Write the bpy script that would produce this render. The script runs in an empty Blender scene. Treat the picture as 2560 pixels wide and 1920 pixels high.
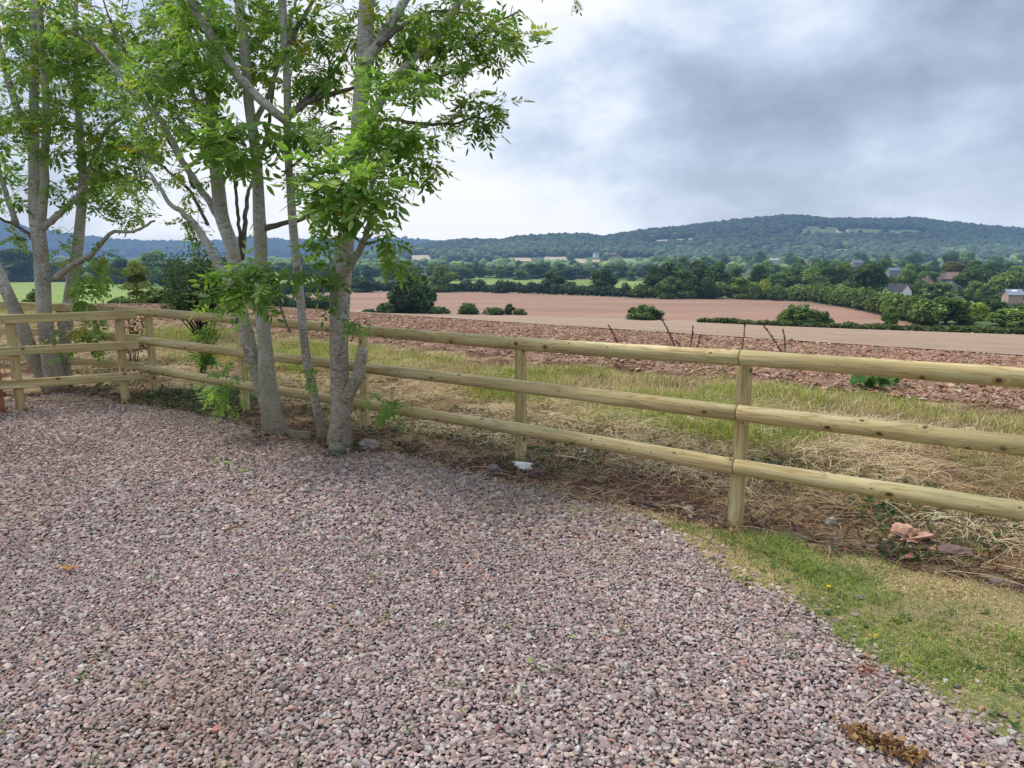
import bpy, math, random
import numpy as np
from mathutils import Vector

R = np.random.default_rng(7)
random.seed(7)
sc = bpy.context.scene
COL = sc.collection
PI = math.pi

# ------------------------------------------------------------------ camera geometry (photo 2560x1920)
FPX, PITCH, CAMZ = 1775.0, math.radians(9.9), 1.6
CP, SP = math.cos(PITCH), math.sin(PITCH)

def ray(px, py):
    u, v = (px - 1280) / FPX, (960 - py) / FPX
    return np.array([u, CP + v * SP, -SP + v * CP])

def at(px, py, y):
    d = ray(px, py)
    return np.array([d[0], d[1], d[2]]) * (y / d[1]) + np.array([0, 0, CAMZ])

def gr(px, py, z=0.0):
    d = ray(px, py)
    return np.array([0, 0, CAMZ]) + d * ((z - CAMZ) / d[2])

def proj(x, y, z):
    zc = y * CP - (z - CAMZ) * SP
    zc = np.maximum(zc, 1e-3)
    v = (y * SP + (z - CAMZ) * CP) / zc
    return 1280 + FPX * x / zc, 960 - FPX * v

def mpp(y):
    return (y * CP + 0.25) / FPX       # metres per photo pixel at forward distance y

# ------------------------------------------------------------------ terrain
def S_(x, y):
    return 0.602 * x + 0.798 * y - 4.137

def sstep(a, b, x):
    t = np.clip((x - a) / (b - a), 0, 1)
    return t * t * (3 - 2 * t)

def ys(t, s0, cap=1e9):
    return np.minimum((s0 + 4.137) / np.maximum(0.602 * t + 0.798, 0.25), cap)

def tcoord(px, py):
    d = ray(px, py)
    return d[0] / d[1], d[2] / d[1]

MAIN = [(-700, 690), (700, 660), (900, 640), (1000, 620), (1048, 616), (1100, 609), (1160, 604), (1247, 604), (1304, 597), (1378, 592), (1447, 590),
        (1508, 597), (1600, 582), (1687, 574), (1730, 569), (1817, 558), (1925, 548), (1978, 545), (2056, 551), (2186, 553), (2294, 552),
        (2381, 562), (2468, 571), (2560, 579), (2700, 590), (2900, 606), (3300, 640)]
FAR = [(-700, 560), (-300, 540), (-100, 548), (0, 566), (80, 588), (170, 600), (285, 614), (400, 619), (500, 622), (560, 617), (619, 609), (663, 611),
       (728, 617), (776, 614), (870, 612), (971, 612), (1015, 611), (1058, 616), (1200, 630), (1500, 650), (3300, 660)]
_mt = np.array([tcoord(*p) for p in MAIN]); _ft = np.array([tcoord(*p) for p in FAR])
YR, YF = 2000.0, 5200.0

def hash2(i, j, k=0):
    v = np.sin(i * 127.1 + j * 311.7 + k * 74.7) * 43758.5453
    return v - np.floor(v)

def vnoise(x, y, k=0):
    i, j = np.floor(x), np.floor(y)
    f, g = x - i, y - j
    f, g = f * f * (3 - 2 * f), g * g * (3 - 2 * g)
    return (hash2(i, j, k) * (1 - f) + hash2(i + 1, j, k) * f) * (1 - g) + (hash2(i, j + 1, k) * (1 - f) + hash2(i + 1, j + 1, k) * f) * g

def fbm(x, y, o=4, k=0):
    a, r = 0.5, 0
    for n in range(o):
        r = r + a * vnoise(x, y, k + n); x, y, a = x * 2.03 + 5.1, y * 2.03 + 1.7, a * 0.5
    return r

def H(x, y):
    x, y = np.asarray(x, float), np.asarray(y, float)
    s = S_(x, y)
    t = np.clip(x / np.maximum(y, 1.0), -1.2, 1.3)
    yc = ys(t, 10.5, 26.0)
    m = np.clip(0.08 + 0.03 * t, 0.06, 0.115)
    q = y - yc
    soft = np.where(q > 6, q, np.log1p(np.exp(np.clip(q, -30, 6) / 0.8)) * 0.8)
    z = -m * soft
    z = np.where(z < -13, -13 - (1 - np.exp(np.minimum(z + 13, 0))) * 1.0, z)
    bump = (fbm(x * 0.9, y * 0.9, 3, 3) - 0.45) * 0.16 + (fbm(x * 3, y * 3, 2, 9) - 0.4) * 0.05
    z = z + bump * sstep(0.1, 1.0, s) * (1 - sstep(6.2, 7.5, s)) * (1 - sstep(25, 40, y))
    # far valley side
    z = z + 14.0 * np.clip((y - 520) / 730.0, 0, 1.0)
    rm = 1.6 + np.interp(t, _mt[:, 0], _mt[:, 1]) * YR - 9
    z = z + (np.maximum(rm, -3) + 1) * (sstep(1150, YR, y) ** 0.9) * np.where(y < YR, 1, 1 - 0.6 * sstep(YR, YR + 900, y))
    rf = 1.6 + np.interp(t, _ft[:, 0], _ft[:, 1]) * YF
    z = np.where(y > 2600, np.maximum(z, rf * sstep(2700, YF, y) * np.where(y < YF, 1, 1 - 0.5 * sstep(YF, YF + 2500, y))), z)
    return z

def H1(x, y):
    return float(H(np.array([x]), np.array([y]))[0])

def hit(px, py, y0=60.0, y1=6000.0):
    d = ray(px, py); sl, t = d[2] / d[1], d[0] / d[1]
    yy = np.geomspace(y0, y1, 4000)
    below = H(t * yy, yy) >= CAMZ + sl * yy
    k = int(np.argmax(below)) if below.any() else len(yy) - 1
    return np.array([t * yy[k], yy[k], H1(t * yy[k], yy[k])])

# ------------------------------------------------------------------ object helpers
def thing(name, label, cat, loc, group=None):
    o = bpy.data.objects.new(name, None); COL.objects.link(o)
    o.location = [float(c) for c in loc]; o.empty_display_size = 0.2
    o['label'] = label; o['category'] = cat
    if group: o['group'] = group
    return o

def tag(o, label=None, cat=None, group=None, kind=None):
    if label: o['label'] = label
    if cat: o['category'] = cat
    if group: o['group'] = group
    if kind: o['kind'] = kind
    return o

def raw_mesh(name, V, T=None, Q=None, col=None, smooth=False):
    V = np.asarray(V, np.float32).reshape(-1, 3)
    T = np.zeros((0, 3), np.int32) if T is None or len(T) == 0 else np.asarray(T, np.int32).reshape(-1, 3)
    Q = np.zeros((0, 4), np.int32) if Q is None or len(Q) == 0 else np.asarray(Q, np.int32).reshape(-1, 4)
    me = bpy.data.meshes.new(name)
    me.vertices.add(len(V)); me.vertices.foreach_set('co', V.ravel())
    loops = np.concatenate([T.ravel(), Q.ravel()])
    me.loops.add(len(loops)); me.loops.foreach_set('vertex_index', loops)
    n = len(T) + len(Q)
    st = np.concatenate([np.arange(len(T)) * 3, len(T) * 3 + np.arange(len(Q)) * 4]).astype(np.int32)
    me.polygons.add(n); me.polygons.foreach_set('loop_start', st)
    me.polygons.foreach_set('use_smooth', np.full(n, smooth))
    me.update(calc_edges=True)
    if col is not None:
        c = np.asarray(col, np.float32)
        if c.ndim == 1: c = np.tile(c, (len(V), 1))
        c4 = np.ones((len(V), 4), np.float32); c4[:, :3] = c[:, :3]
        a = me.color_attributes.new('Col', 'FLOAT_COLOR', 'POINT'); a.data.foreach_set('color', c4.ravel())
    return me

def mk(name, V, T=None, Q=None, mat=None, parent=None, col=None, smooth=False, origin=None):
    V = np.asarray(V, float).reshape(-1, 3)
    o_ = np.array(parent.location) if parent is not None and origin is None else (np.zeros(3) if origin is None else np.asarray(origin, float))
    me = raw_mesh(name, V - o_, T, Q, col, smooth)
    o = bpy.data.objects.new(name, me); COL.objects.link(o)
    if mat: me.materials.append(mat)
    if parent is not None: o.parent = parent
    else: o.location = o_
    return o

class Buf:
    def __init__(s): s.v, s.t, s.q, s.c, s.n = [], [], [], [], 0
    def add(s, V, T=None, Q=None, col=(1, 1, 1)):
        V = np.asarray(V, float).reshape(-1, 3)
        if T is not None and len(T): s.t.append(np.asarray(T, int).reshape(-1, 3) + s.n)
        if Q is not None and len(Q): s.q.append(np.asarray(Q, int).reshape(-1, 4) + s.n)
        c = np.asarray(col, float)
        s.c.append(np.tile(c, (len(V), 1)) if c.ndim == 1 else c)
        s.v.append(V); s.n += len(V)
    def mk(s, name, mat, parent=None, smooth=False, origin=None):
        return mk(name, np.concatenate(s.v), np.concatenate(s.t) if s.t else None, np.concatenate(s.q) if s.q else None, mat, parent,
                  np.concatenate(s.c), smooth, origin)

def mk2(name, A, ma, Bb, mb, parent=None, origin=None):
    """one mesh from two buffers with a material each"""
    va, vb = np.concatenate(A.v), np.concatenate(Bb.v); cat = lambda L, k: np.concatenate(L) if L else np.zeros((0, k), int)
    T = np.concatenate([cat(A.t, 3), cat(Bb.t, 3) + len(va)]); Q = np.concatenate([cat(A.q, 4), cat(Bb.q, 4) + len(va)])
    o = mk(name, np.concatenate([va, vb]), T, Q, ma, parent, np.concatenate(A.c + Bb.c), False, origin); o.data.materials.append(mb)
    idx = np.concatenate([np.r_[np.zeros(len(cat(A.t, 3))), np.ones(len(cat(Bb.t, 3)))], np.r_[np.zeros(len(cat(A.q, 4))), np.ones(len(cat(Bb.q, 4)))]]).astype(np.int32)
    o.data.polygons.foreach_set('material_index', idx); return o

def nrm(a):
    a = np.asarray(a, float)
    return a / np.maximum(np.linalg.norm(a, axis=-1, keepdims=True), 1e-9)

def smooth_path(P, r, step):
    P, r = np.asarray(P, float), np.asarray(r, float)
    seg = np.r_[0, np.cumsum(np.linalg.norm(np.diff(P, axis=0), axis=1))]
    n = max(3, int(seg[-1] / step))
    u = np.linspace(0, seg[-1], n)
    out = []
    T = np.gradient(P, seg, axis=0)
    for x in u:
        k = min(np.searchsorted(seg, x, 'right') - 1, len(seg) - 2); h = seg[k + 1] - seg[k]; f = (x - seg[k]) / h
        h00, h10, h01, h11 = 2*f**3-3*f*f+1, f**3-2*f*f+f, -2*f**3+3*f*f, f**3-f*f
        out.append(h00*P[k] + h10*h*T[k] + h01*P[k+1] + h11*h*T[k+1])
    return np.array(out), np.interp(u, seg, r)

def tube(buf, P, r, n=8, col=(1, 1, 1), wob=0.0, cap=True):
    P, r = np.asarray(P, float), np.asarray(r, float) * np.ones(len(P))
    T = nrm(np.gradient(P, axis=0))
    a = np.array([1, 0, 0]) if abs(T[0][0]) < 0.9 else np.array([0, 1, 0])
    rings = []; A = nrm(a - T[0] * a.dot(T[0]))
    ang = np.arange(n) / n * 2 * PI
    for k in range(len(P)):
        A = nrm(A - T[k] * A.dot(T[k])); B = np.cross(T[k], A)
        rr = r[k] * (1 + (wob * (vnoise(np.cos(ang) * 1.3 + 7 + P[0][0], np.sin(ang) * 1.3 + P[k][2] * 4 + P[k][0] * 3) - 0.5) * 2 if wob else 0))
        rings.append(P[k] + np.outer(np.cos(ang) * rr, A) + np.outer(np.sin(ang) * rr, B))
    V = np.concatenate(rings)
    k, j = np.meshgrid(np.arange(len(P) - 1), np.arange(n), indexing='ij'); k, j = k.ravel(), j.ravel(); j2 = (j + 1) % n
    Q = np.stack([k*n+j, k*n+j2, (k+1)*n+j2, (k+1)*n+j], 1)
    Tt = []
    if cap:
        V = np.concatenate([V, P[:1], P[-1:]]); c0, c1 = len(V) - 2, len(V) - 1; e = (len(P) - 1) * n
        for i in range(n):
            Tt += [(c0, (i+1) % n, i), (c1, e+i, e+(i+1) % n)]
    buf.add(V, Tt, Q, col)

_ph = (1 + 5 ** 0.5) / 2
ICO_V = nrm(np.array([(-1, _ph, 0), (1, _ph, 0), (-1, -_ph, 0), (1, -_ph, 0), (0, -1, _ph), (0, 1, _ph), (0, -1, -_ph), (0, 1, -_ph), (_ph, 0, -1), (_ph, 0, 1), (-_ph, 0, -1), (-_ph, 0, 1)]))
ICO_T = np.array([(0, 11, 5), (0, 5, 1), (0, 1, 7), (0, 7, 10), (0, 10, 11), (1, 5, 9), (5, 11, 4), (11, 10, 2), (10, 7, 6), (7, 1, 8), (3, 9, 4), (3, 4, 2), (3, 2, 6), (3, 6, 8), (3, 8, 9), (4, 9, 5), (2, 4, 11), (6, 2, 10), (8, 6, 7), (9, 8, 1)])

def subdiv(V, T):
    V = list(map(tuple, V)); cache = {}; out = []
    def mid(a, b):
        k = (min(a, b), max(a, b))
        if k not in cache:
            m = nrm((np.array(V[a]) + np.array(V[b])) / 2); cache[k] = len(V); V.append(tuple(m))
        return cache[k]
    for a, b, c in T:
        x, y, z = mid(a, b), mid(b, c), mid(c, a); out += [(a, x, z), (b, y, x), (c, z, y), (x, y, z)]
    return np.array(V), np.array(out)
ICO2_V, ICO2_T = subdiv(ICO_V, ICO_T)
ICO3_V, ICO3_T = subdiv(ICO2_V, ICO2_T)

def rotmats(n, rng, tilt=None):
    """n random rotations; with tilt, spin about z plus a small random tilt."""
    if tilt is None:
        q = nrm(rng.normal(size=(n, 4)))
    else:
        a = rng.uniform(0, 2*PI, n); ax = rng.uniform(0, 2*PI, n); b = rng.normal(0, tilt, n)
        q1 = np.stack([np.cos(a/2), 0*a, 0*a, np.sin(a/2)], 1); q2 = np.stack([np.cos(b/2), np.sin(b/2)*np.cos(ax), np.sin(b/2)*np.sin(ax), 0*b], 1)
        w1, x1, y1, z1 = q2.T; w2, x2, y2, z2 = q1.T
        q = np.stack([w1*w2-x1*x2-y1*y2-z1*z2, w1*x2+x1*w2+y1*z2-z1*y2, w1*y2-x1*z2+y1*w2+z1*x2, w1*z2+x1*y2-y1*x2+z1*w2], 1)
    w, x, y, z = q.T
    return np.stack([np.stack([1-2*(y*y+z*z), 2*(x*y-z*w), 2*(x*z+y*w)], 1), np.stack([2*(x*y+z*w), 1-2*(x*x+z*z), 2*(y*z-x*w)], 1), np.stack([2*(x*z-y*w), 2*(y*z+x*w), 1-2*(x*x+y*y)], 1)], 1)

def rocks(pos, size, rng, flat=0.65, jit=0.28, V0=ICO_V, T0=ICO_T, tilt=0.35, elong=0.35):
    n, m = len(pos), len(V0)
    V = V0[None] * (1 + rng.uniform(-jit, jit, (n, m, 1)))
    sc_ = np.stack([1 + rng.uniform(-.1, elong, n), 1 - rng.uniform(-.1, elong * .6, n), flat * rng.uniform(.75, 1.25, n)], 1) * np.asarray(size)[:, None]
    V = V * sc_[:, None]
    V = np.einsum('nij,nmj->nmi', rotmats(n, rng, tilt), V) + np.asarray(pos)[:, None]
    T = T0[None] + (np.arange(n) * m)[:, None, None]
    return V.reshape(-1, 3), T.reshape(-1, 3)

def pip(x, y, poly):
    x, y = np.asarray(x, float), np.asarray(y, float); inside = np.zeros(x.shape, bool); p = np.asarray(poly, float)
    for i in range(len(p)):
        (x1, y1), (x2, y2) = p[i][:2], p[i - 1][:2]
        c = ((y1 > y) != (y2 > y)) & (x < (x2 - x1) * (y - y1) / (y2 - y1 + 1e-12) + x1)
        inside ^= c
    return inside

def grid(U, Vn):
    i, j = np.meshgrid(np.arange(U - 1), np.arange(Vn - 1), indexing='ij'); i, j = i.ravel(), j.ravel()
    return np.stack([i*Vn+j, (i+1)*Vn+j, (i+1)*Vn+j+1, i*Vn+j+1], 1)

# ------------------------------------------------------------------ materials
class M_:
    def __init__(s, name):
        s.m = bpy.data.materials.new(name); s.m.use_nodes = True; s.nt = s.m.node_tree; s.nt.nodes.clear()
        s.out = s.nt.nodes.new('ShaderNodeOutputMaterial')
    def n(s, typ, props=None, **inp):
        nd = s.nt.nodes.new('ShaderNode' + typ)
        for k, v in (props or {}).items(): setattr(nd, k, v)
        for k, v in inp.items():
            key = int(k[1:]) if k[0] == '_' and k[1:].isdigit() else k.replace('_', ' ')
            s.set(nd.inputs[key], v)
        return nd
    def set(s, sock, v):
        if isinstance(v, bpy.types.Node): v = v.outputs[0]
        if isinstance(v, bpy.types.NodeSocket): s.nt.links.new(v, sock)
        elif isinstance(v, (tuple, list)) and len(v) == 3 and sock.type == 'RGBA': sock.default_value = (*v, 1)
        else: sock.default_value = v
    def math(s, op, a, b=0.0, c=0.0): return s.n('Math', {'operation': op}, _0=a, _1=b, _2=c)
    def ramp(s, fac, stops, interp='LINEAR'):
        nd = s.n('ValToRGB', Fac=fac); cr = nd.color_ramp; cr.interpolation = interp
        while len(cr.elements) < len(stops): cr.elements.new(0.5)
        for e, (p, c) in zip(cr.elements, stops):
            e.position = p; e.color = (*c, 1) if len(c) == 3 else c
        return nd
    def mix(s, f, a, b, blend='MIX'):
        nd = s.n('Mix', {'data_type': 'RGBA', 'blend_type': blend}); s.set(nd.inputs[0], f); s.set(nd.inputs[6], a); s.set(nd.inputs[7], b)
        return nd.outputs[2]
    def noise(s, vec, scale, detail=4, rough=0.55, dist=0.0):
        return s.n('TexNoise', Vector=vec, Scale=scale, Detail=detail, Roughness=rough, Distortion=dist).outputs['Fac']
    def mapping(s, vec, scale=(1, 1, 1), rot=(0, 0, 0), loc=(0, 0, 0)):
        return s.n('Mapping', Vector=vec, Scale=scale, Rotation=rot, Location=loc).outputs[0]
    def coord(s, w='Object'): return s.n('TexCoord').outputs[w]
    def pos(s): return s.n('NewGeometry').outputs['Position']
    def attr(s, name='Col'): return s.n('Attribute', {'attribute_name': name}).outputs['Color']
    def bump(s, h, strength=0.5, dist=0.02): return s.n('Bump', Height=h, Strength=strength, Distance=dist).outputs[0]
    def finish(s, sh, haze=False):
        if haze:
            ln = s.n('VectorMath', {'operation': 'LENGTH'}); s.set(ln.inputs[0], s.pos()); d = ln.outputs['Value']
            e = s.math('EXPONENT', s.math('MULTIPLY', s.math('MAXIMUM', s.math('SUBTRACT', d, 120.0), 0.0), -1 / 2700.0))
            air = s.n('Emission', Color=(0.165, 0.275, 0.475), Strength=1.0)  # painted haze: blue emission in the surface, growing with distance from the origin
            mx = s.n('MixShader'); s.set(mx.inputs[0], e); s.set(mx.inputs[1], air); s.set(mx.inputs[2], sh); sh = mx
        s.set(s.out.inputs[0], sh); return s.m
    def bsdf(s, col, rough=0.8, spec=0.3, normal=None):
        b = s.n('BsdfPrincipled', Base_Color=col, Roughness=rough); b.inputs['Specular IOR Level'].default_value = spec
        if normal is not None: s.set(b.inputs['Normal'], normal)
        return b

def leaf_mat(name, trans=0.4, haze=False, gain=(1.4, 1.4, 0.85), spec=0.25):
    m = M_(name); c = m.attr()
    b = m.bsdf(c, 0.5, spec); tc = m.mix(1.0, c, gain, 'MULTIPLY'); t = m.n('BsdfTranslucent', Color=tc)
    mx = m.n('MixShader', _0=trans); m.set(mx.inputs[1], b); m.set(mx.inputs[2], t)
    return m.finish(mx, haze)

def vcol_mat(name, rough=0.85, spec=0.2, nscale=0, namp=0.3, haze=False, bscale=0, bdist=0.005):
    m = M_(name); c = m.attr(); nl = None
    if nscale:
        f = m.noise(m.pos(), nscale, 4)
        c = m.mix(1.0, c, m.ramp(f, [(0.3, (1 - namp,) * 3), (0.7, (1 + namp,) * 3)]), 'MULTIPLY')
    if bscale: nl = m.bump(m.noise(m.pos(), bscale, 4), 0.8, bdist)
    return m.finish(m.bsdf(c, rough, spec, nl), haze)

MAT = {}
MAT['ash_leaf'] = leaf_mat('ash_leaf', 0.5)
MAT['blade'] = leaf_mat('grass_blade', 0.3, gain=(1.2, 1.2, 0.9), spec=0.15)
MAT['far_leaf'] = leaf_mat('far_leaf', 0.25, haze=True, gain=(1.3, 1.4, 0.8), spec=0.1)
MAT['stone'] = vcol_mat('gravel_stone', 0.85, 0.25, 90, 0.22)
MAT['clod'] = vcol_mat('soil_clod', 0.95, 0.1, 14, 0.25, bscale=30, bdist=0.02)
MAT['plain'] = vcol_mat('plain_surface', 0.8, 0.2, 30, 0.15)
MAT['twig'] = vcol_mat('twig_bark', 0.85, 0.15, 25, 0.2)
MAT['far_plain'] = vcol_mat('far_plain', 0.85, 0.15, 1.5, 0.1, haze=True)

def bark_mat():
    m = M_('ash_bark'); p = m.pos()
    band = m.mapping(p, (13, 13, 46)); patch = m.mapping(p, (34, 34, 46))
    base = m.ramp(m.noise(m.mapping(p, (4, 4, 2.2)), 1.0, 6), [(0.32, (0.25, 0.21, 0.155)), (0.52, (0.40, 0.36, 0.295)), (0.7, (0.52, 0.485, 0.41))])
    ridg = m.ramp(m.noise(band, 1.0, 5, 0.65, 0.6), [(0.38, (0.42, 0.37, 0.33)), (0.50, (1, 1, 1))])
    c = m.mix(0.62, base, ridg, 'MULTIPLY')
    zz = m.n('SeparateXYZ', Vector=p).outputs[2]
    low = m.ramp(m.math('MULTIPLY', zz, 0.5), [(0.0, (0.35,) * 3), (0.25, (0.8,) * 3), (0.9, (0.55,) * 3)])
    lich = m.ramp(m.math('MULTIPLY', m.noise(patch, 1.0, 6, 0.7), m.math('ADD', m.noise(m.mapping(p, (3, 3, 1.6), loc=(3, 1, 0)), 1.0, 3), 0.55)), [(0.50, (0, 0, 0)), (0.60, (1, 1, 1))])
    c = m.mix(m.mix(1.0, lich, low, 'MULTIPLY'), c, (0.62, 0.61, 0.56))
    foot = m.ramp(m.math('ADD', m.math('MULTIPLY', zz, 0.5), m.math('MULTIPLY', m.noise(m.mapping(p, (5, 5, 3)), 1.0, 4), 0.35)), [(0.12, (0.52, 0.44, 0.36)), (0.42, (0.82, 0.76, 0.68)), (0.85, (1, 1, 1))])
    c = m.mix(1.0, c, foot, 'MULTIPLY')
    alg = m.ramp(m.noise(m.mapping(p, (3.5, 3.5, 1.6), loc=(7, 2, 1)), 1.0, 5), [(0.5, (0, 0, 0)), (0.68, (0.5,) * 3)])
    c = m.mix(alg, c, (0.25, 0.26, 0.16))
    sp = m.ramp(m.n('TexVoronoi', Vector=m.mapping(p, (30, 30, 70)), Scale=1.0).outputs['Distance'], [(0.12, (0.25, 0.2, 0.18)), (0.24, (1, 1, 1))])
    spm = m.ramp(m.noise(m.mapping(p, (6, 6, 4)), 1.0, 2), [(0.5, (0, 0, 0)), (0.6, (1, 1, 1))])
    c = m.mix(spm, c, m.mix(1.0, c, sp, 'MULTIPLY'))
    h = m.math('ADD', m.noise(band, 1.0, 5, 0.65, 0.6), m.math('MULTIPLY', m.noise(patch, 2.0, 4), 0.6))
    return m.finish(m.bsdf(c, 0.9, 0.15, m.bump(h, 0.8, 0.012)))
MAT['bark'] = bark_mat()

def twigbark():
    m = M_('branch_bark'); p = m.pos()
    c = m.ramp(m.noise(p, 18, 5), [(0.35, (0.085, 0.065, 0.05)), (0.65, (0.21, 0.18, 0.15))])
    return m.finish(m.bsdf(c, 0.9, 0.15, m.bump(m.noise(p, 60, 3), 0.5, 0.004)))
MAT['branch'] = twigbark()

def timber_mat():
    m = M_('treated_pine'); o = m.coord('Object'); rnd = m.n('ObjectInfo').outputs['Random']
    ox, oy, oz = m.n('SeparateXYZ', Vector=o).outputs
    ang = m.math('ARCTAN2', oz, oy)
    r1, r2 = m.math('MULTIPLY', rnd, 37.0), m.math('MULTIPLY', rnd, 91.0)
    sx = m.math('ADD', ox, r1); sa = m.math('MULTIPLY', ang, 0.05)
    surf = m.n('CombineXYZ', X=sx, Y=sa, Z=r2).outputs[0]              # unrolled surface, in metres
    warp = m.noise(m.mapping(surf, (6, 14, 1)), 1.0, 3)
    kv = m.n('VectorMath', {'operation': 'ADD'}); m.set(kv.inputs[0], m.mapping(surf, (6.0, 7.5, 1))); m.set(kv.inputs[1], m.n('CombineXYZ', X=m.math('MULTIPLY', warp, 0.15), Y=m.math('MULTIPLY', warp, 0.12), Z=0.0).outputs[0])
    kn = m.n('TexVoronoi', {'voronoi_dimensions': '2D'}, Vector=kv.outputs[0], Scale=1.0, Randomness=1.0); kd = kn.outputs['Distance']
    kc = m.n('SeparateColor', Color=kn.outputs['Color']).outputs
    sel = m.math('GREATER_THAN', kc[0], 0.45); size = m.math('ADD', 0.25, m.math('MULTIPLY', kc[1], 0.9))
    kdn = m.math('DIVIDE', kd, size)
    pull = m.math('MULTIPLY', sel, m.math('EXPONENT', m.math('MULTIPLY', kdn, -7.0)))
    low = m.noise(m.mapping(surf, (0.8, 11, 1)), 1.0, 3, 0.5, 0.3)
    lines = m.math('PINGPONG', m.math('ADD', m.math('MULTIPLY', low, 8.0), m.math('MULTIPLY', pull, 2.5)), 0.5)
    fine = m.noise(m.mapping(surf, (3.5, 130, 1)), 1.0, 4, 0.6)
    c = m.ramp(m.noise(m.mapping(surf, (1.1, 9, 1), loc=(3, 3, 3)), 1.0, 4), [(0.28, (0.38, 0.275, 0.115)), (0.5, (0.53, 0.42, 0.205)), (0.72, (0.64, 0.55, 0.305))])
    c = m.mix(0.75, c, m.ramp(lines, [(0.0, (0.60, 0.50, 0.36)), (0.16, (0.93, 0.9, 0.86)), (0.4, (1.04, 1.04, 1.02))]), 'MULTIPLY')
    c = m.mix(0.5, c, m.ramp(fine, [(0.33, (0.72, 0.66, 0.55)), (0.55, (1.05, 1.05, 1.03))]), 'MULTIPLY')
    halo = m.math('MULTIPLY', sel, m.ramp(kdn, [(0.07, (1, 1, 1)), (0.22, (0, 0, 0))]))
    c = m.mix(m.math('MULTIPLY', halo, 0.6), c, (0.27, 0.145, 0.055))
    core = m.math('MULTIPLY', sel, m.ramp(kdn, [(0.075, (1, 1, 1)), (0.11, (0, 0, 0))]))
    c = m.mix(m.math('MULTIPLY', core, 0.9), c, (0.075, 0.036, 0.017))
    grn = m.ramp(m.noise(m.mapping(surf, (1.3, 5, 1), loc=(5, 5, 5)), 1.0, 4), [(0.46, (0, 0, 0)), (0.72, (0.6,) * 3)])
    c = m.mix(grn, c, (0.29, 0.275, 0.13))
    gsp = m.noise(m.mapping(surf, (40, 40, 1)), 1.0, 4)
    c = m.mix(m.ramp(gsp, [(0.62, (0, 0, 0)), (0.75, (0.5,) * 3)]), c, (0.17, 0.13, 0.08))
    h = m.math('ADD', m.math('MULTIPLY', fine, 0.5), m.math('MULTIPLY', lines, 0.4))
    return m.finish(m.bsdf(c, 0.62, 0.3, m.bump(h, 0.4, 0.004)))
MAT['timber'] = timber_mat()

def ground_mat():
    m = M_('ground_grass'); p = m.pos()
    c = m.ramp(m.noise(p, 0.02, 6), [(0.3, (0.06, 0.09, 0.03)), (0.5, (0.09, 0.13, 0.04)), (0.7, (0.17, 0.17, 0.08))])
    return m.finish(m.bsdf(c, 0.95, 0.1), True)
def gravel_mat():
    m = M_('gravel_bed'); p = m.pos()
    v = m.n('TexVoronoi', Vector=p, Scale=62.0)
    c = m.ramp(m.n('SeparateColor', Color=v.outputs['Color']).outputs[0], [(0.0, (0.07, 0.05, 0.042)), (0.4, (0.13, 0.10, 0.088)), (0.75, (0.19, 0.15, 0.135)), (1.0, (0.22, 0.19, 0.17))])
    d = m.ramp(v.outputs['Distance'], [(0.2, (1, 1, 1)), (0.75, (0.25,) * 3)])
    c = m.mix(1.0, c, d, 'MULTIPLY')
    return m.finish(m.bsdf(c, 0.9, 0.2, m.bump(m.math('SUBTRACT', 1.0, v.outputs['Distance']), 1.0, 0.02)))
def lawn_mat():
    m = M_('lawn_turf'); p = m.pos()
    c = m.ramp(m.noise(p, 2.2, 6), [(0.3, (0.25, 0.19, 0.11)), (0.5, (0.26, 0.215, 0.105)), (0.65, (0.14, 0.175, 0.055))])
    c = m.mix(0.5, c, m.ramp(m.noise(p, 60, 4), [(0.3, (0.4,) * 3), (0.7, (1.3,) * 3)]), 'MULTIPLY')
    return m.finish(m.bsdf(c, 0.95, 0.1, m.bump(m.noise(p, 90, 3), 0.8, 0.01)))
def verge_mat():
    m = M_('verge_soil'); p = m.pos(); 
    soil = m.ramp(m.noise(p, 14, 6, 0.7), [(0.3, (0.045, 0.022, 0.015)), (0.55, (0.11, 0.055, 0.036)), (0.75, (0.17, 0.10, 0.07))])
    straw = m.ramp(m.noise(p, 40, 5, 0.7), [(0.3, (0.19, 0.13, 0.07)), (0.65, (0.46, 0.345, 0.19))])
    c = m.mix(m.ramp(m.noise(p, 1.6, 6, 0.65), [(0.47, (0, 0, 0)), (0.62, (1, 1, 1))]), soil, straw)
    return m.finish(m.bsdf(c, 0.95, 0.1, m.bump(m.noise(p, 35, 5), 1.0, 0.03)))
def plough_mat():
    m = M_('ploughed_soil'); p = m.pos()
    c = m.ramp(m.noise(p, 5, 7, 0.7), [(0.3, (0.12, 0.07, 0.048)), (0.5, (0.225, 0.14, 0.098)), (0.72, (0.36, 0.25, 0.18))])
    return m.finish(m.bsdf(c, 0.95, 0.1, m.bump(m.noise(p, 12, 6), 1.0, 0.06)))
def field_mat(name, c1, c2, scale=(0.05, 0.05, 0.05), rows=None, det=5):
    m = M_(name); p = m.pos()
    f = m.noise(m.mapping(p, scale), 1.0, det, 0.6)
    c = m.ramp(f, [(0.3, c1), (0.7, c2)])
    fine = m.noise(m.mapping(p, (0.8, 0.8, 0.8)), 1.0, 8, 0.75)
    c = m.mix(0.8, c, m.ramp(fine, [(0.3, (0.65,) * 3), (0.7, (1.3,) * 3)]), 'MULTIPLY')
    if rows:
        w = m.n('TexWave', {'bands_direction': 'X'}, Vector=m.mapping(p, (1, 1, 1), rot=(0, 0, rows[0])), Scale=rows[1], Distortion=rows[2], Detail=2.0)
        c = m.mix(rows[3], c, m.ramp(w.outputs['Fac'], [(0.1, (0.55,) * 3), (0.7, (1.15,) * 3)]), 'MULTIPLY')
    return m.finish(m.bsdf(c, 0.95, 0.1), True)

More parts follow.
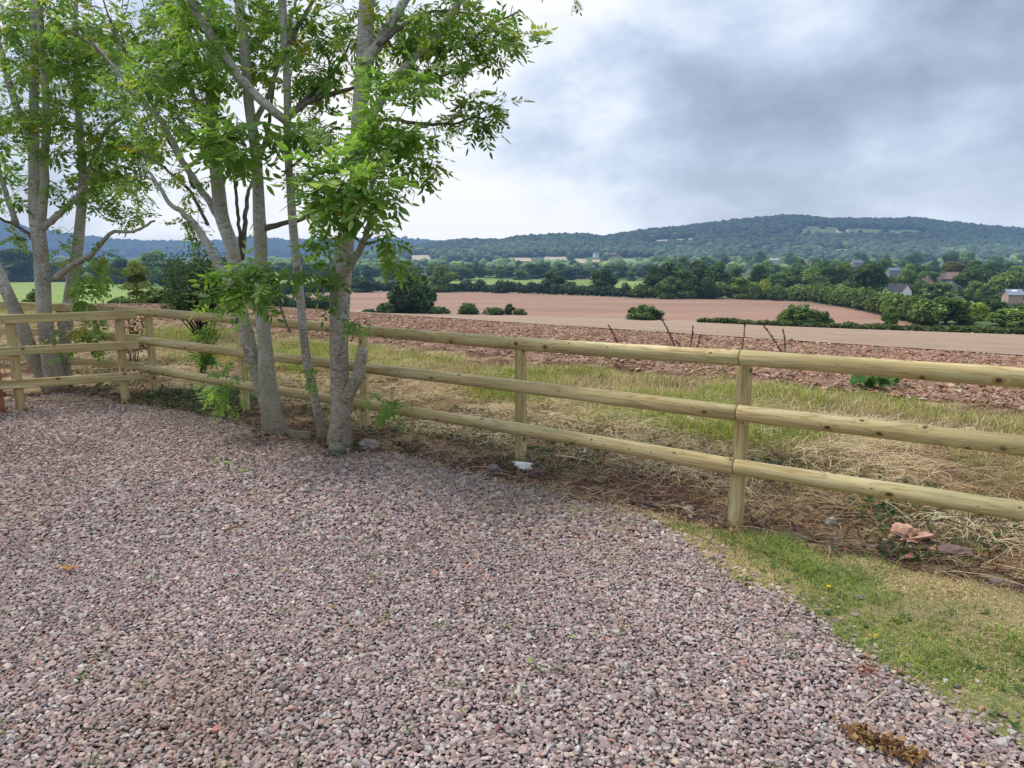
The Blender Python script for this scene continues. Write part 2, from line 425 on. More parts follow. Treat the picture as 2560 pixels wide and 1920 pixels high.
# ------------------------------------------------------------------ world, sun, camera
def world():
    w = bpy.data.worlds.new('World'); sc.world = w; w.use_nodes = True
    nt = w.node_tree; nt.nodes.clear()
    m = M_.__new__(M_); m.nt = nt; m.m = w; m.out = nt.nodes.new('ShaderNodeOutputWorld')
    sky = m.n('TexSky', {'sky_type': 'NISHITA'}); sky.sun_disc = False
    sky.sun_elevation, sky.sun_rotation = SUN_EL, SUN_ROT
    sky.air_density, sky.dust_density = 1.0, 1.5
    d = m.coord('Generated')
    xyz = m.n('SeparateXYZ', Vector=d); X, Y, Z = xyz.outputs
    zz = m.math('ADD', m.math('MAXIMUM', Z, 0.0), 0.16)
    cp = m.n('CombineXYZ', X=m.math('DIVIDE', X, zz), Y=m.math('DIVIDE', Y, zz), Z=0.0).outputs[0]
    def lobe(px, py, k):
        v = nrm(ray(px, py)); dt = m.n('VectorMath', {'operation': 'DOT_PRODUCT'}); m.set(dt.inputs[0], d); dt.inputs[1].default_value = tuple(v)
        return m.math('EXPONENT', m.math('MULTIPLY', m.math('SUBTRACT', dt.outputs['Value'], 1.0), k))
    n1 = m.noise(m.mapping(d, (2.9, 2.9, 5.2), loc=(0.35, 1.9, 0.55)), 1.0, 9, 0.5, 0.25)
    n2 = m.noise(m.mapping(d, (7.5, 7.5, 13.0), loc=(4.1, 2.2, 1.0)), 1.0, 8, 0.55, 0.2)
    n3 = m.noise(m.mapping(cp, (0.5, 0.8, 1), loc=(2.3, 0.7, 0)), 1.0, 5, 0.5, 0.3)
    cl = m.math('ADD', m.math('ADD', m.math('MULTIPLY', n1, 0.62), m.math('MULTIPLY', n2, 0.30)), m.math('MULTIPLY', n3, 0.12))
    bias = m.math('MULTIPLY', lobe(1080, 500, 30), 0.22)
    for px, py, k, w in ((300, 300, 12, .12), (1440, -10, 110, .10), (1560, 500, 260, .07), (1700, 505, 400, .05), (1560, 275, 900, .06), (1500, 400, 500, .05), (2350, 570, 70, .12)):
        bias = m.math('ADD', bias, m.math('MULTIPLY', lobe(px, py, k), w))
    for px, py, k, w in ((2350, 170, 12, .10), (1330, 250, 110, .09), (1800, 350, 60, .08), (2050, 440, 130, .05), (1560, 455, 600, .05)):
        bias = m.math('SUBTRACT', bias, m.math('MULTIPLY', lobe(px, py, k), w))
    tone = m.math('ADD', m.math('MULTIPLY_ADD', cl, 1.45, -0.245), bias)
    K = 1.05 / 0.1
    stops = [(0.30, (0.33, 0.41, 0.54)), (0.41, (0.42, 0.51, 0.66)), (0.50, (0.54, 0.63, 0.80)), (0.57, (0.66, 0.755, 0.92)), (0.645, (0.84, 0.905, 1.0)), (0.74, (1.0, 1.01, 1.03))]
    c = m.ramp(tone, stops)
    hz = m.ramp(Z, [(0.0, (1, 1, 1)), (0.10, (0.35,) * 3), (0.2, (0, 0, 0))])
    c = m.mix(m.mix(1.0, hz, (0.45, 0.45, 0.45), 'MULTIPLY'), c, (0.76, 0.83, 0.94))
    c10 = m.mix(1.0, c, (K * .965, K, K * 1.06), 'MULTIPLY')
    up = m.math('ADD', 1.0, m.math('MULTIPLY', m.n('MapRange', {'interpolation_type': 'SMOOTHSTEP'}, Value=Z, From_Min=0.42, From_Max=0.85).outputs[0], 0.9))
    upc = m.n('CombineXYZ', X=m.math('MULTIPLY', up, 1.03), Y=up, Z=m.math('MULTIPLY', up, 0.95)).outputs[0]
    c10 = m.mix(1.0, c10, upc, 'MULTIPLY')
    col = m.mix(0.93, sky.outputs[0], c10)
    bg = m.n('Background', Color=col, Strength=0.1)
    m.set(m.out.inputs[0], bg)

SUN_EL, SUN_AZ = math.radians(58), math.radians(-62)     # azimuth measured from +Y towards +X
SUN_ROT = SUN_AZ
world()
sd = Vector((math.sin(SUN_AZ) * math.cos(SUN_EL), math.cos(SUN_AZ) * math.cos(SUN_EL), math.sin(SUN_EL)))
L = bpy.data.lights.new('sun', 'SUN'); L.energy = 3.4; L.angle = math.radians(17); L.color = (1.0, 0.935, 0.84)
so = bpy.data.objects.new('sun', L); COL.objects.link(so); so.rotation_euler = (-sd).to_track_quat('-Z', 'Y').to_euler(); so.location = (-20, 20, 40)
cam = bpy.data.cameras.new('camera'); cam.sensor_width = 36; cam.lens = 36 * FPX / 2560; cam.clip_end = 20000; cam.clip_start = 0.05
co = bpy.data.objects.new('camera', cam); COL.objects.link(co); co.location = (0, 0, CAMZ); co.rotation_euler = (PI / 2 - PITCH, 0, 0)
sc.camera = co
sc.view_settings.view_transform = 'Standard'; sc.view_settings.look = 'None'; sc.view_settings.exposure = 0
sc.cycles.max_bounces = 6; sc.cycles.transparent_max_bounces = 4; sc.cycles.use_denoising = True

# ------------------------------------------------------------------ ground sheets
def build_ground():
    yy = np.geomspace(6, 9000, 300) - 26; tt = np.linspace(-1.5, 1.5, 220)
    Y, T = np.meshgrid(yy, tt, indexing='ij'); X = T * (np.maximum(Y, 0) + 30)
    Z = H(X, Y) - np.minimum(0.05 + 0.0015 * np.maximum(Y, 0), 0.5)
    tag(mk('ground', np.stack([X, Y, Z], -1), None, grid(300, 220)[:, ::-1], ground_mat(), smooth=True), kind='structure')

def curve(P, n):
    P = np.asarray(P, float); s = np.r_[0, np.cumsum(np.linalg.norm(np.diff(P[:, :2], axis=0), axis=1))]
    u = np.linspace(0, s[-1], n)
    return np.stack([np.interp(u, s, P[:, k]) for k in range(P.shape[1])], 1)

def drape(name, near, far, mat, nu=60, nv=24, off=0.1):
    A, B = curve(near, nu), curve(far, nu); f = np.linspace(0, 1, nv)[None, :, None]
    P = A[:, None, :2] * (1 - f) + B[:, None, :2] * f
    Z = H(P[..., 0], P[..., 1]) + off
    tag(mk(name, np.concatenate([P, Z[..., None]], -1), None, grid(nu, nv), mat, smooth=True), kind='structure')

GRAVEL_EDGE_PX = [(-60, 1010), (60, 1000), (160, 985), (300, 1008), (440, 1030), (560, 1055), (690, 1098), (850, 1130), (960, 1135), (1200, 1195), (1400, 1245), (1560, 1280), (1640, 1310),
                  (1760, 1392), (1900, 1470), (2060, 1570), (2200, 1660), (2350, 1745), (2480, 1812), (2600, 1880)]
LAWN_FAR_PX = [(1560, 1278), (1640, 1296), (1838, 1335), (2100, 1380), (2300, 1432), (2600, 1475), (2900, 1560)]
GE = [gr(*p)[:2] for p in GRAVEL_EDGE_PX]
_rng = np.random.default_rng(3)
GE2 = curve(GE, 240); GE2 = GE2 + np.stack([(fbm(GE2[:, 0] * 5, GE2[:, 1] * 5, 3, 1) - .45), (fbm(GE2[:, 0] * 5, GE2[:, 1] * 5, 3, 21) - .45)], 1) * 0.22
GRAVEL = np.concatenate([GE2, [(2.6, 0.3), (2.6, -4), (-9, -4), (-9, 7.0)]])
LF = [gr(*p)[:2] for p in LAWN_FAR_PX]
LF2 = curve(LF, 80); LF2 = LF2 + np.stack([0 * LF2[:, 0], (fbm(LF2[:, 0] * 4, LF2[:, 1] * 4, 3, 5) - .45) * 0.6], 1)
LAWN = np.concatenate([LF2, [(9, 0.5), (9, -4), (2.4, -4)], GE2[::-1][:140]])

def ngon(name, poly, z, mat):
    me = bpy.data.meshes.new(name); P = [(float(x), float(y), z) for x, y in poly]
    me.from_pydata(P, [], [tuple(range(len(P)))]); me.validate(); me.update()
    me.materials.append(mat); o = bpy.data.objects.new(name, me); COL.objects.link(o)
    n = me.polygons[0].normal
    if n.z < 0: me.flip_normals()
    return tag(o, kind='structure')

def st_xy(a, s):
    """(along, s) -> x, y : along runs left to right parallel to the fence from the corner post foot of E."""
    return 1.37 + 0.798 * a + 0.602 * s, 4.15 - 0.602 * a + 0.798 * s

def build_near_sheets():
    ngon('gravel_drive', GRAVEL, 0.0, gravel_mat())
    gx, gy = np.meshgrid(np.arange(0, 9, .03), np.arange(-4, 5.4, .03), indexing='ij'); nu, nv = gx.shape
    q = grid(nu, nv); cx, cy = gx.ravel()[q].mean(1), gy.ravel()[q].mean(1); q = q[pip(cx, cy, LAWN)]; used, inv = np.unique(q, return_inverse=True)
    V = np.stack([gx.ravel(), gy.ravel(), np.full(gx.size, .004)], 1)[used]
    tag(mk('lawn', V, None, inv.reshape(-1, 4), lawn_mat()), kind='structure')
    tt = np.linspace(-1.25, 1.4, 240); f = np.linspace(0, 1, 90)
    y0 = np.where(True, np.minimum(ys(tt, -0.75), 7.0), 0); y1 = ys(tt, 6.4, 18.6)
    Y = y0[:, None] * (1 - f) + y1[:, None] * f; X = tt[:, None] * Y
    Z = H(X, Y) + 0.002 - 0.02 * (1 - sstep(-.7, -.6, S_(X, Y)))
    tag(mk('grass_verge', np.stack([X, Y, Z], -1), None, grid(240, 90), verge_mat(), smooth=True), kind='structure')
    # rough ploughed headland
    tt = np.linspace(-1.25, 1.4, 520); f = np.linspace(0, 1, 120)
    y0 = ys(tt, 5.2, 16.6); y1 = ys(tt, 10.5, 26) + 1.2
    Y = y0[:, None] * (1 - f) + y1[:, None] * f; X = tt[:, None] * Y
    edge = sstep(0, .06, f)[None] * (1 - sstep(.9, 1, f))[None]
    Z = H(X, Y) - 0.03 + ((fbm(X * 2.2, Y * 2.2, 4, 2) - .42) * 0.10 + np.abs(fbm(X * 7, Y * 7, 2, 8) - .38) * 0.07) * edge + 0.03
    tag(mk('ploughed_field', np.stack([X, Y, Z], -1), None, grid(520, 120), plough_mat(), smooth=False), kind='structure')
    tt = np.linspace(-1.25, 1.4, 120); f = np.linspace(0, 1, 90)
    y0 = ys(tt, 10.5, 26) + .6; y1 = ys(tt, 10.5, 26) + 14.6 / np.clip(0.08 + 0.03 * tt, 0.06, 0.115)
    Y = y0[:, None] + (y1 - y0)[:, None] * (f ** 1.7); X = tt[:, None] * Y
    Z = H(X, Y) + 0.03 + 0.0006 * Y
    tag(mk('harrowed_field', np.stack([X, Y, Z], -1), None, grid(120, 90), field_mat('harrowed_soil', (0.265, 0.182, 0.125), (0.36, 0.266, 0.19), (0.05, 0.12, 0.05), (1.25, 0.45, 4.0, 0.18)), smooth=True), kind='structure')

def g14(L): return [gr(px, py, -14) for px, py in L]

def build_far_fields():
    drape('red_field', g14([(560, 800), (880, 785), (1280, 798), (1600, 806), (1900, 812), (2300, 818)]),
          g14([(520, 748), (700, 740), (883, 729), (1165, 730), (1334, 734), (1600, 746), (1900, 748), (2010, 754), (2150, 775), (2310, 814)]),
          field_mat('red_soil', (0.255, 0.148, 0.104), (0.335, 0.207, 0.15), (0.012, 0.05, 0.05), (1.2, 0.28, 6.0, 0.22)), 90, 40, 0.12)
    vm = field_mat('vine_rows', (0.16, 0.24, 0.05), (0.26, 0.33, 0.09), (0.03, 0.03, 0.03), (0.12, 0.16, 0.8, 0.8))
    drape('green_crop_field', g14([(1120, 726), (1380, 728), (1640, 734)]), g14([(1120, 699), (1380, 702), (1640, 705)]), vm, 40, 30, 0.3)
    gm = field_mat('pasture', (0.17, 0.24, 0.06), (0.25, 0.31, 0.09))
    drape('pale_pasture', g14([(690, 712), (860, 712)]), g14([(690, 690), (870, 691)]), gm, 12, 10, 0.3)
    drape('left_meadow', g14([(-200, 775), (100, 765), (420, 760)]), g14([(-200, 704), (100, 704), (420, 702)]), gm, 30, 30, 0.3)
    tan = field_mat('stubble', (0.42, 0.33, 0.21), (0.52, 0.43, 0.29)); hp = field_mat('hill_pasture', (0.085, 0.14, 0.055), (0.17, 0.21, 0.09), (0.012, 0.012, 0.012)); fg = field_mat('far_pasture', (0.17, 0.26, 0.09), (0.24, 0.33, 0.13))
    for nm, near, far, mt in [
        ('far_pasture', [(1205, 677), (1380, 677)], [(1215, 671), (1380, 668)], fg),
        ('far_pasture', [(1520, 668), (1720, 668)], [(1555, 647), (1690, 650)], fg),
        ('far_pasture', [(1680, 669), (2000, 670)], [(1760, 651), (1990, 656)], fg),
        ('stubble_field', [(1420, 659), (1530, 661)], [(1440, 648), (1540, 652)], tan),
        ('stubble_field', [(1360, 652), (1420, 655)], [(1362, 643), (1414, 643)], tan),
        ('stubble_field', [(1215, 652), (1330, 655)], [(1210, 644), (1325, 646)], tan),
        ('stubble_field', [(975, 650), (1085, 653)], [(1020, 639), (1070, 637)], tan),
        ('stubble_field', [(1598, 612), (1745, 603)], [(1640, 599), (1742, 594)], tan), ('hill_pasture', [(1990, 591), (2335, 585)], [(2008, 564), (2320, 571)], hp), ('stubble_field', [(2030, 628), (2145, 631)], [(2040, 621), (2140, 625)], tan), ('stubble_field', [(1850, 633), (1897, 631)], [(1860, 626), (1895, 624)], tan), ('stubble_field', [(2090, 582), (2120, 581)], [(2092, 575), (2122, 574)], tan),
        ('stubble_field', [(1540, 640), (1620, 642)], [(1545, 634), (1600, 636)], tan)]:
        drape(nm, [hit(*p, 300) for p in near], [hit(*p, 300) for p in far], mt, 16, 10, 0.8)

# ------------------------------------------------------------------ gravel, lawn, verge scatter
def infrus(x, y, mx=150, z=0.0, bottom=2150):
    px, py = proj(x, y, np.zeros_like(x) + z)
    return (px > -mx) & (px < 2560 + mx) & (py < bottom) & (y > 0.5)

PAL = np.array([(.30, .205, .19), (.25, .19, .185), (.37, .29, .265), (.21, .155, .15), (.33, .30, .295), (.41, .34, .31), (.28, .175, .15), (.17, .14, .14), (.46, .42, .40), (.32, .15, .11), (.38, .27, .2)])
PAL = PAL * .80 + PAL.mean(1, keepdims=True) * .20
PALP = np.array([.24, .19, .12, .12, .09, .045, .09, .05, .012, .018, .025]); PALP = PALP / PALP.sum()

def build_gravel():
    rng = np.random.default_rng(11); P, Sz = [], []
    for sp, ya, yb in ((0.0134, 1.2, 3.9), (0.0185, 3.9, 9.0)):
        gx = np.arange(-8.5, 4.5, sp); gy = np.arange(ya, yb, sp); X, Y = np.meshgrid(gx, gy); X, Y = X.ravel(), Y.ravel()
        X = X + rng.uniform(-.6, .6, X.shape) * sp; Y = Y + rng.uniform(-.6, .6, Y.shape) * sp
        jx = X + (rng.normal(0, .035, X.shape)); jy = Y + rng.normal(0, .035, X.shape)
        k = infrus(X, Y, 420) & pip(jx, jy, GRAVEL); X, Y = X[k], Y[k]
        s = sp * np.exp(rng.normal(-.42, .24, X.shape))
        P.append(np.stack([X, Y, rng.uniform(0, 0.55, X.shape) * sp + s * .1], 1)); Sz.append(s)
    # stray stones at the lawn edge
    n = 2600; i = rng.integers(0, 240, n); e = GE2[i] + rng.normal(0, .09, (n, 2)); k = infrus(e[:, 0], e[:, 1])
    P.append(np.c_[e[k], rng.uniform(.002, .012, k.sum())]); Sz.append(.0165 * np.exp(rng.normal(-.4, .25, k.sum())))
    P, Sz = np.concatenate(P), np.concatenate(Sz)
    V, T = rocks(P, Sz, rng, 0.54, 0.34, tilt=0.45, elong=.55)
    c = PAL[rng.choice(len(PAL), len(P), p=PALP)] * rng.uniform(.86, 1.13, (len(P), 1))
    dirt = np.clip((fbm(P[:, 0] * .9, P[:, 1] * .9, 3, 4) - .45) * 3, 0, 1)[:, None] * .6 + 0.45 * sstep(4.0, 6.6, P[:, 1])[:, None]
    c = c * (1 - dirt) + c * np.array([.80, .72, .58]) * dirt
    c = c * np.array([1.07, 1.03, .965]) * (.80 + .45 * fbm(P[:, 0] * .7 + 3, P[:, 1] * .7, 4, 66))[:, None] * np.where(rng.random(len(P)) < .12, .6, 1)[:, None]
    tag(mk('gravel', V, T, None, MAT['stone'], col=np.repeat(c, 12, 0)), 'loose pinkish grey crushed gravel covering the drive', 'gravel', kind='stuff')

def blades(pos, hgt, wid, lean, rng, seg=3, col=None, heading=None):
    """upright tapered ribbons: pos (n,3)"""
    n = len(pos); a = rng.uniform(0, 2*PI, n) if heading is None else heading
    d = np.stack([np.cos(a), np.sin(a), 0*a], 1); w = np.stack([-np.sin(a), np.cos(a), 0*a], 1)
    f = np.linspace(0, 1, seg + 1)
    C = pos[:, None] + d[:, None] * (lean[:, None] * hgt[:, None] * f ** 1.8)[..., None] + np.array([0, 0, 1.0]) * (hgt[:, None] * (f - .5 * lean.clip(0, .95)[:, None] * f ** 2.4))[..., None]
    ww = wid[:, None] * (1 - .9 * f ** 1.5)
    Lp, Rp = C - w[:, None] * ww[..., None], C + w[:, None] * ww[..., None]
    V = np.stack([Lp, Rp], 2).reshape(n, -1, 3); m = 2 * (seg + 1)
    q = np.array([(2*k, 2*k+1, 2*k+3, 2*k+2) for k in range(seg)])
    Q = (q[None] + (np.arange(n) * m)[:, None, None]).reshape(-1, 4)
    c = None
    if col is not None:
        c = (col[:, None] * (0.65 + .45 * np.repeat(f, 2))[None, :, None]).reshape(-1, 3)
    return V.reshape(-1, 3), Q, c

def strands(pos, ln, wid, rng, lift=0.05, seg=5, heading=None, curl=0.8):
    """lying straw: wandering flat ribbons"""
    n = len(pos); a = rng.uniform(0, 2*PI, n) if heading is None else heading
    turn = rng.normal(0, curl, n) / seg
    pts = [pos]; ang = a.copy(); p = pos.copy(); arch = rng.uniform(0, lift, n); tilt = rng.normal(0, lift * .7, n)
    for k in range(seg):
        f = (k + 1) / seg
        p = p + np.stack([np.cos(ang), np.sin(ang), 0*ang], 1) * (ln / seg)[:, None]
        z = pos[:, 2] + arch * 4 * f * (1 - f) + np.maximum(tilt * f, -.01)
        q = p.copy(); q[:, 2] = z; pts.append(q); ang = ang + turn + rng.normal(0, .15, n)
    C = np.stack(pts, 1); d = nrm(np.gradient(C, axis=1)); up = nrm(np.stack([rng.normal(0, .5, n), rng.normal(0, .5, n), np.ones(n)], 1))
    w = nrm(np.cross(d, up[:, None])) * wid[:, None, None]
    tp = np.linspace(1, .5, seg + 1)[None, :, None]
    V = np.stack([C - w * tp, C + w * tp], 2).reshape(n, -1, 3); m = 2 * (seg + 1)
    q = np.array([(2*k, 2*k+1, 2*k+3, 2*k+2) for k in range(seg)])
    return V.reshape(-1, 3), (q[None] + (np.arange(n) * m)[:, None, None]).reshape(-1, 4), m

GREENS = np.array([(.12, .19, .035), (.175, .25, .045), (.085, .145, .035), (.25, .31, .07)])
STRAWS = np.array([(.55, .42, .235), (.42, .30, .155), (.64, .53, .33), (.28, .185, .10), (.48, .38, .23)])

def build_lawn():
    rng = np.random.default_rng(21); n = 330000
    x, y = rng.uniform(0.3, 6.5, n), rng.uniform(0.6, 5.2, n)
    k = infrus(x, y, 1500, bottom=2900) & pip(x + rng.normal(0, .03, n), y + rng.normal(0, .03, n), LAWN); x, y = x[k], y[k]; n = len(x)
    g = fbm(x * 1.8, y * 1.8, 4, 31) + rng.normal(0, .10, n)
    green = g > .535
    bare = (fbm(x * 3, y * 3, 3, 55) < .34) & (rng.random(n) < .6); x, y, green, g = x[~bare], y[~bare], green[~bare], g[~bare]; n = len(x)
    c = np.where(green[:, None], GREENS[rng.integers(0, 4, n)], STRAWS[rng.choice(5, n, p=[.3, .12, .3, .08, .2])]) * rng.uniform(.8, 1.35, (n, 1)) * np.array([1.15, 1.08, 1.0])
    c = c * (.86 + .62 * np.clip(fbm(x * 5, y * 5, 3, 19), 0, 1))[:, None]; h = rng.uniform(.012, .036, n) * np.where(green, 1.25 + .9 * (fbm(x * 2.6, y * 2.6, 3, 23) > .52), .85); wd = rng.uniform(.0011, .0022, n); ln = rng.uniform(.5, 1.6, n)
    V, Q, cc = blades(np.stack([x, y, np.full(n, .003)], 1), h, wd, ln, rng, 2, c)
    tag(mk('short_grass', V, None, Q, MAT['blade'], col=cc), 'short patchy mown lawn grass at the gravel edge', 'grass', kind='stuff')
    # a few weeds rosettes and clover leaves inside the turf
    B = Buf()
    for _ in range(420):
        px, py = rng.uniform(0.4, 5), rng.uniform(1.3, 4.6)
        if not (pip([px], [py], LAWN)[0] and infrus(np.array([px]), np.array([py]))[0]) or fbm(np.array([px * 1.8]), np.array([py * 1.8]), 4, 31)[0] < .46: continue
        for j in range(rng.integers(3, 7)):
            a = rng.uniform(0, 2*PI); l = rng.uniform(.012, .035); w = l * .28; d = np.array([math.cos(a), math.sin(a), .25]); s = np.array([-math.sin(a), math.cos(a), 0])
            p = np.array([px, py, .012])
            B.add([p, p + d*l*.5 + s*w, p + d*l, p + d*l*.5 - s*w], None, [(0, 1, 2, 3)], np.array([.05, .11, .03]) * rng.uniform(.7, 1.4))
    tag(B.mk('lawn_weeds', MAT['blade']), 'tiny dark green weed rosettes spread through the lawn', 'weeds', kind='stuff')

def build_verge():
    rng = np.random.default_rng(31)
    def vscatter(n, s0, s1, a0=-9, a1=5.5):
        t = rng.uniform(-.85, 1.12, n); f = rng.random(n); s = s0 + (s1 - s0) * f
        y = ys(t, s, 8.4 + (18.6 - 8.4) * 0 + 6.6 + s * 1.6) ; x = t * y
        # thin by distance so the screen density stays even
        keep = rng.random(n) < np.clip((y / 9.0), .25, 1); x, y = x[keep], y[keep]
        return x, y
    # lying straw and hay
    x, y = vscatter(72000, -0.45, 3.6); s = S_(x, y)
    dens = np.where(fbm(x * .8, y * .8, 4, 41) > .36, 1, .3) * (1 - .6 * (fbm(x * 1.4, y * 1.4, 3, 77) < .36)) * np.where(s < .9, .36 + .5 * (fbm(x * 1.7, y * 1.7, 3, 35) > .5), 1)
    keep = (rng.random(len(x)) < dens) & ~pip(x, y, GRAVEL) & ~pip(x, y, LAWN); x, y = x[keep], y[keep]; n = len(x)
    z = H(x, y) + rng.uniform(0, .035, n)
    hd = rng.normal(-.65, .9, n)
    V, Q, m = strands(np.stack([x, y, z], 1), rng.uniform(.1, .38, n), rng.uniform(.0012, .0028, n), rng, .035, 5, hd)
    c = STRAWS[rng.choice(5, n, p=[.3, .28, .1, .22, .1])] * rng.uniform(.6, 1.15, (n, 1)); rd = rng.random(n) < .3; c[rd] *= np.array([.95, .68, .55])
    tag(mk('straw', V, None, Q, MAT['blade'], col=np.repeat(c, m, 0)), 'cut dry grass and straw lying along the foot of the fence', 'straw', kind='stuff')
    x, y = vscatter(47000, .5, 3.6); k = (fbm(x * 1.1 + 4, y * 1.1, 4, 47) > .44) & ~pip(x, y, LAWN) & ~pip(x, y, GRAVEL); x, y = x[k], y[k]; n = len(x)
    V, Q, m = strands(np.stack([x, y, H(x, y) + rng.uniform(.01, .06, n)], 1), rng.uniform(.08, .3, n), rng.uniform(.0013, .003, n), rng, .05, 5, rng.normal(-.65, 1.1, n))
    c = np.array([(.66, .54, .33), (.56, .43, .25), (.72, .62, .42)])[rng.integers(0, 3, n)] * rng.uniform(.75, 1.15, (n, 1))
    tag(mk('hay', V, None, Q, MAT['blade'], col=np.repeat(c, m, 0)), 'matted pale hay flattened on the bank behind the rails', 'hay', kind='stuff')
    # standing grass strip
    x, y = vscatter(215000, 1.6, 6.3); s = S_(x, y)
    lush = fbm(x * .55, y * .55, 4, 61)
    keep = rng.random(len(x)) < sstep(1.7, 3.4, s + (lush - .45) * 4) * (1 - .93 * sstep(4.4, 5.5, s + (fbm(x, y, 3, 8) - .45) * 2.2)) * np.where(lush > .33, 1, .35)
    x, y, s, lush = x[keep], y[keep], s[keep], lush[keep]; n = len(x)
    green = (lush + rng.normal(0, .12, n) + .05 * sstep(3.4, 4.6, s)) > .46
    c = np.where(green[:, None], GREENS[rng.integers(0, 4, n)] * np.array([1.9, 1.6, 1.3]), STRAWS[rng.integers(0, 5, n)] * 1.25) * rng.uniform(.7, 1.25, (n, 1))
    h = rng.uniform(.06, .24, n) * np.where(green, 1.05, .95) * (0.6 + .7 * np.clip(lush, 0, 1)) * (1 - .5 * sstep(4.2, 5.4, s))
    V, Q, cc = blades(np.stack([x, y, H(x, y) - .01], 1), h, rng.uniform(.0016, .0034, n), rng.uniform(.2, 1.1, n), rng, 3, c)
    tag(mk('long_grass', V, None, Q, MAT['blade'], col=cc), 'rough yellow green grass strip between fence and ploughed field', 'grass', kind='stuff')
    # sparse green tufts nearer the fence
    x, y = vscatter(90000, .1, 3.2); k = (fbm(x * 1.3, y * 1.3, 3, 91) > .46) & (rng.random(len(x)) < .35 + .65 * sstep(.6, 2.2, S_(x, y))) & ~pip(x, y, LAWN) & ~pip(x, y, GRAVEL); x, y = x[k], y[k]; n = len(x)
    c = np.where((rng.random(n) < .6)[:, None], GREENS[rng.integers(0, 4, n)] * np.array([1.25, 1.15, 1]), STRAWS[rng.integers(0, 5, n)]) * rng.uniform(.7, 1.2, (n, 1))
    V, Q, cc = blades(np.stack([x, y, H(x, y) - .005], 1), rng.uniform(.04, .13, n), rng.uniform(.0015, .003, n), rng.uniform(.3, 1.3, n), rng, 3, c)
    tag(mk('sparse_grass', V, None, Q, MAT['blade'], col=cc), 'thin green tufts growing through the straw behind the rails', 'grass', kind='stuff')
    # ivy ground cover: lobed leaves
    lob = np.array([(0, 0), (.22, -.42), (.46, -.34), (.52, -.16), (1, 0), (.52, .16), (.46, .34), (.22, .42)]); lob3 = np.c_[lob, np.array([0, .05, .08, .03, -.1, .03, .08, .05])]
    LT = np.array([(0, 1, 2), (0, 2, 3), (0, 3, 4), (0, 4, 5), (0, 5, 6), (0, 6, 7)])
    x, y = vscatter(17000, -.5, 1.5); k = (fbm(x * 1.5, y * 1.5, 3, 13) > np.where(x < -1.9, .36, .44)) & ~pip(x, y, GRAVEL) & ~pip(x, y, LAWN)
    x, y = x[k], y[k]
    ex = rng.uniform(-4.6, -2.9, 2400); ey = ex * 0 + rng.uniform(6.7, 8.6, 2400); kk = ~pip(ex, ey, GRAVEL) & (fbm(ex * 2, ey * 2, 3, 17) > .35); x, y = np.r_[x, ex[kk]], np.r_[y, ey[kk]]
    n = len(x); V = np.einsum('nij,mj->nmi', rotmats(n, rng, .55), lob3) * rng.uniform(.025, .06, n)[:, None, None] + np.stack([x, y, H(x, y) + rng.uniform(.01, .07, n)], 1)[:, None]
    c = np.where((rng.random(n) < .8)[:, None], np.array([.035, .075, .022]), np.array([.13, .17, .06])) * rng.uniform(.6, 1.5, (n, 1))
    tag(mk('ivy', V.reshape(-1, 3), (LT[None] + (np.arange(n) * 8)[:, None, None]).reshape(-1, 3), None, MAT['ash_leaf'], col=np.repeat(c, 8, 0)), 'dark green ivy and bramble leaves creeping round the fence posts', 'ivy', kind='stuff')
    # dry twigs and stems
    x, y = vscatter(2900, -.5, 1.6); k = ~pip(x, y, GRAVEL) & ~pip(x, y, LAWN); x, y = x[k], y[k]; n = len(x); B = Buf()
    for i in range(n):
        a = rng.uniform(0, 2*PI); l = rng.uniform(.1, .45); z0 = H1(x[i], y[i]) + .01; pts = []; p = np.array([x[i], y[i], z0])
        up = rng.uniform(0, .12)
        for j in range(5):
            f = j / 4; pts.append(p + np.array([math.cos(a) * l * f, math.sin(a) * l * f, up * 4 * f * (1 - f) + rng.normal(0, .006)])); a += rng.normal(0, .18)
        tube(B, pts, np.linspace(1, .5, 5) * rng.uniform(.0015, .004), 4, np.array([(.14, .09, .06), (.25, .19, .13), (.08, .055, .045)][rng.integers(0, 3)]) * rng.uniform(.8, 1.2), cap=False)
    tag(B.mk('dry_twigs', MAT['twig']), 'brown twigs and bramble stems tangled on the bank', 'twigs', kind='stuff')
    # soil crumbs and small stones along the bank
    n = 9000; t = rng.uniform(-.8, .85, n); s = rng.uniform(-.55, 1.0, n); yy = ys(t, s, 8.4); xx = t * yy
    k = ~pip(xx, yy, GRAVEL) & ~pip(xx, yy, LAWN); xx, yy = xx[k], yy[k]; n = len(xx)
    V, T = rocks(np.stack([xx, yy, H(xx, yy) + .002], 1), np.exp(rng.normal(-4.7, .5, n)), rng)
    c = np.where((rng.random(n) < .85)[:, None], np.array([.105, .055, .04]), np.array([.28, .21, .19])) * rng.uniform(.6, 1.4, (n, 1))
    tag(mk('soil_crumbs', V, T, None, MAT['clod'], col=np.repeat(c, 12, 0)), 'crumbs of red brown soil below the bottom rail', 'soil', kind='stuff')
    # loose straw on the gravel by the trees
    n = 1500; t = rng.uniform(-.7, .2, n); yy = ys(t, -.15 - np.abs(rng.normal(0, .45, n)), 8); xx = t * yy; z = np.full(n, .022)
    V, Q, m = strands(np.stack([xx, yy, z], 1), rng.uniform(.06, .22, n), rng.uniform(.001, .002, n), rng, .01, 4)
    tag(mk('scattered_straw', V, None, Q, MAT['blade'], col=np.repeat(STRAWS[rng.integers(0, 5, n)] * .9, m, 0)), 'stray straws blown onto the gravel near the trunks', 'straw', kind='stuff')

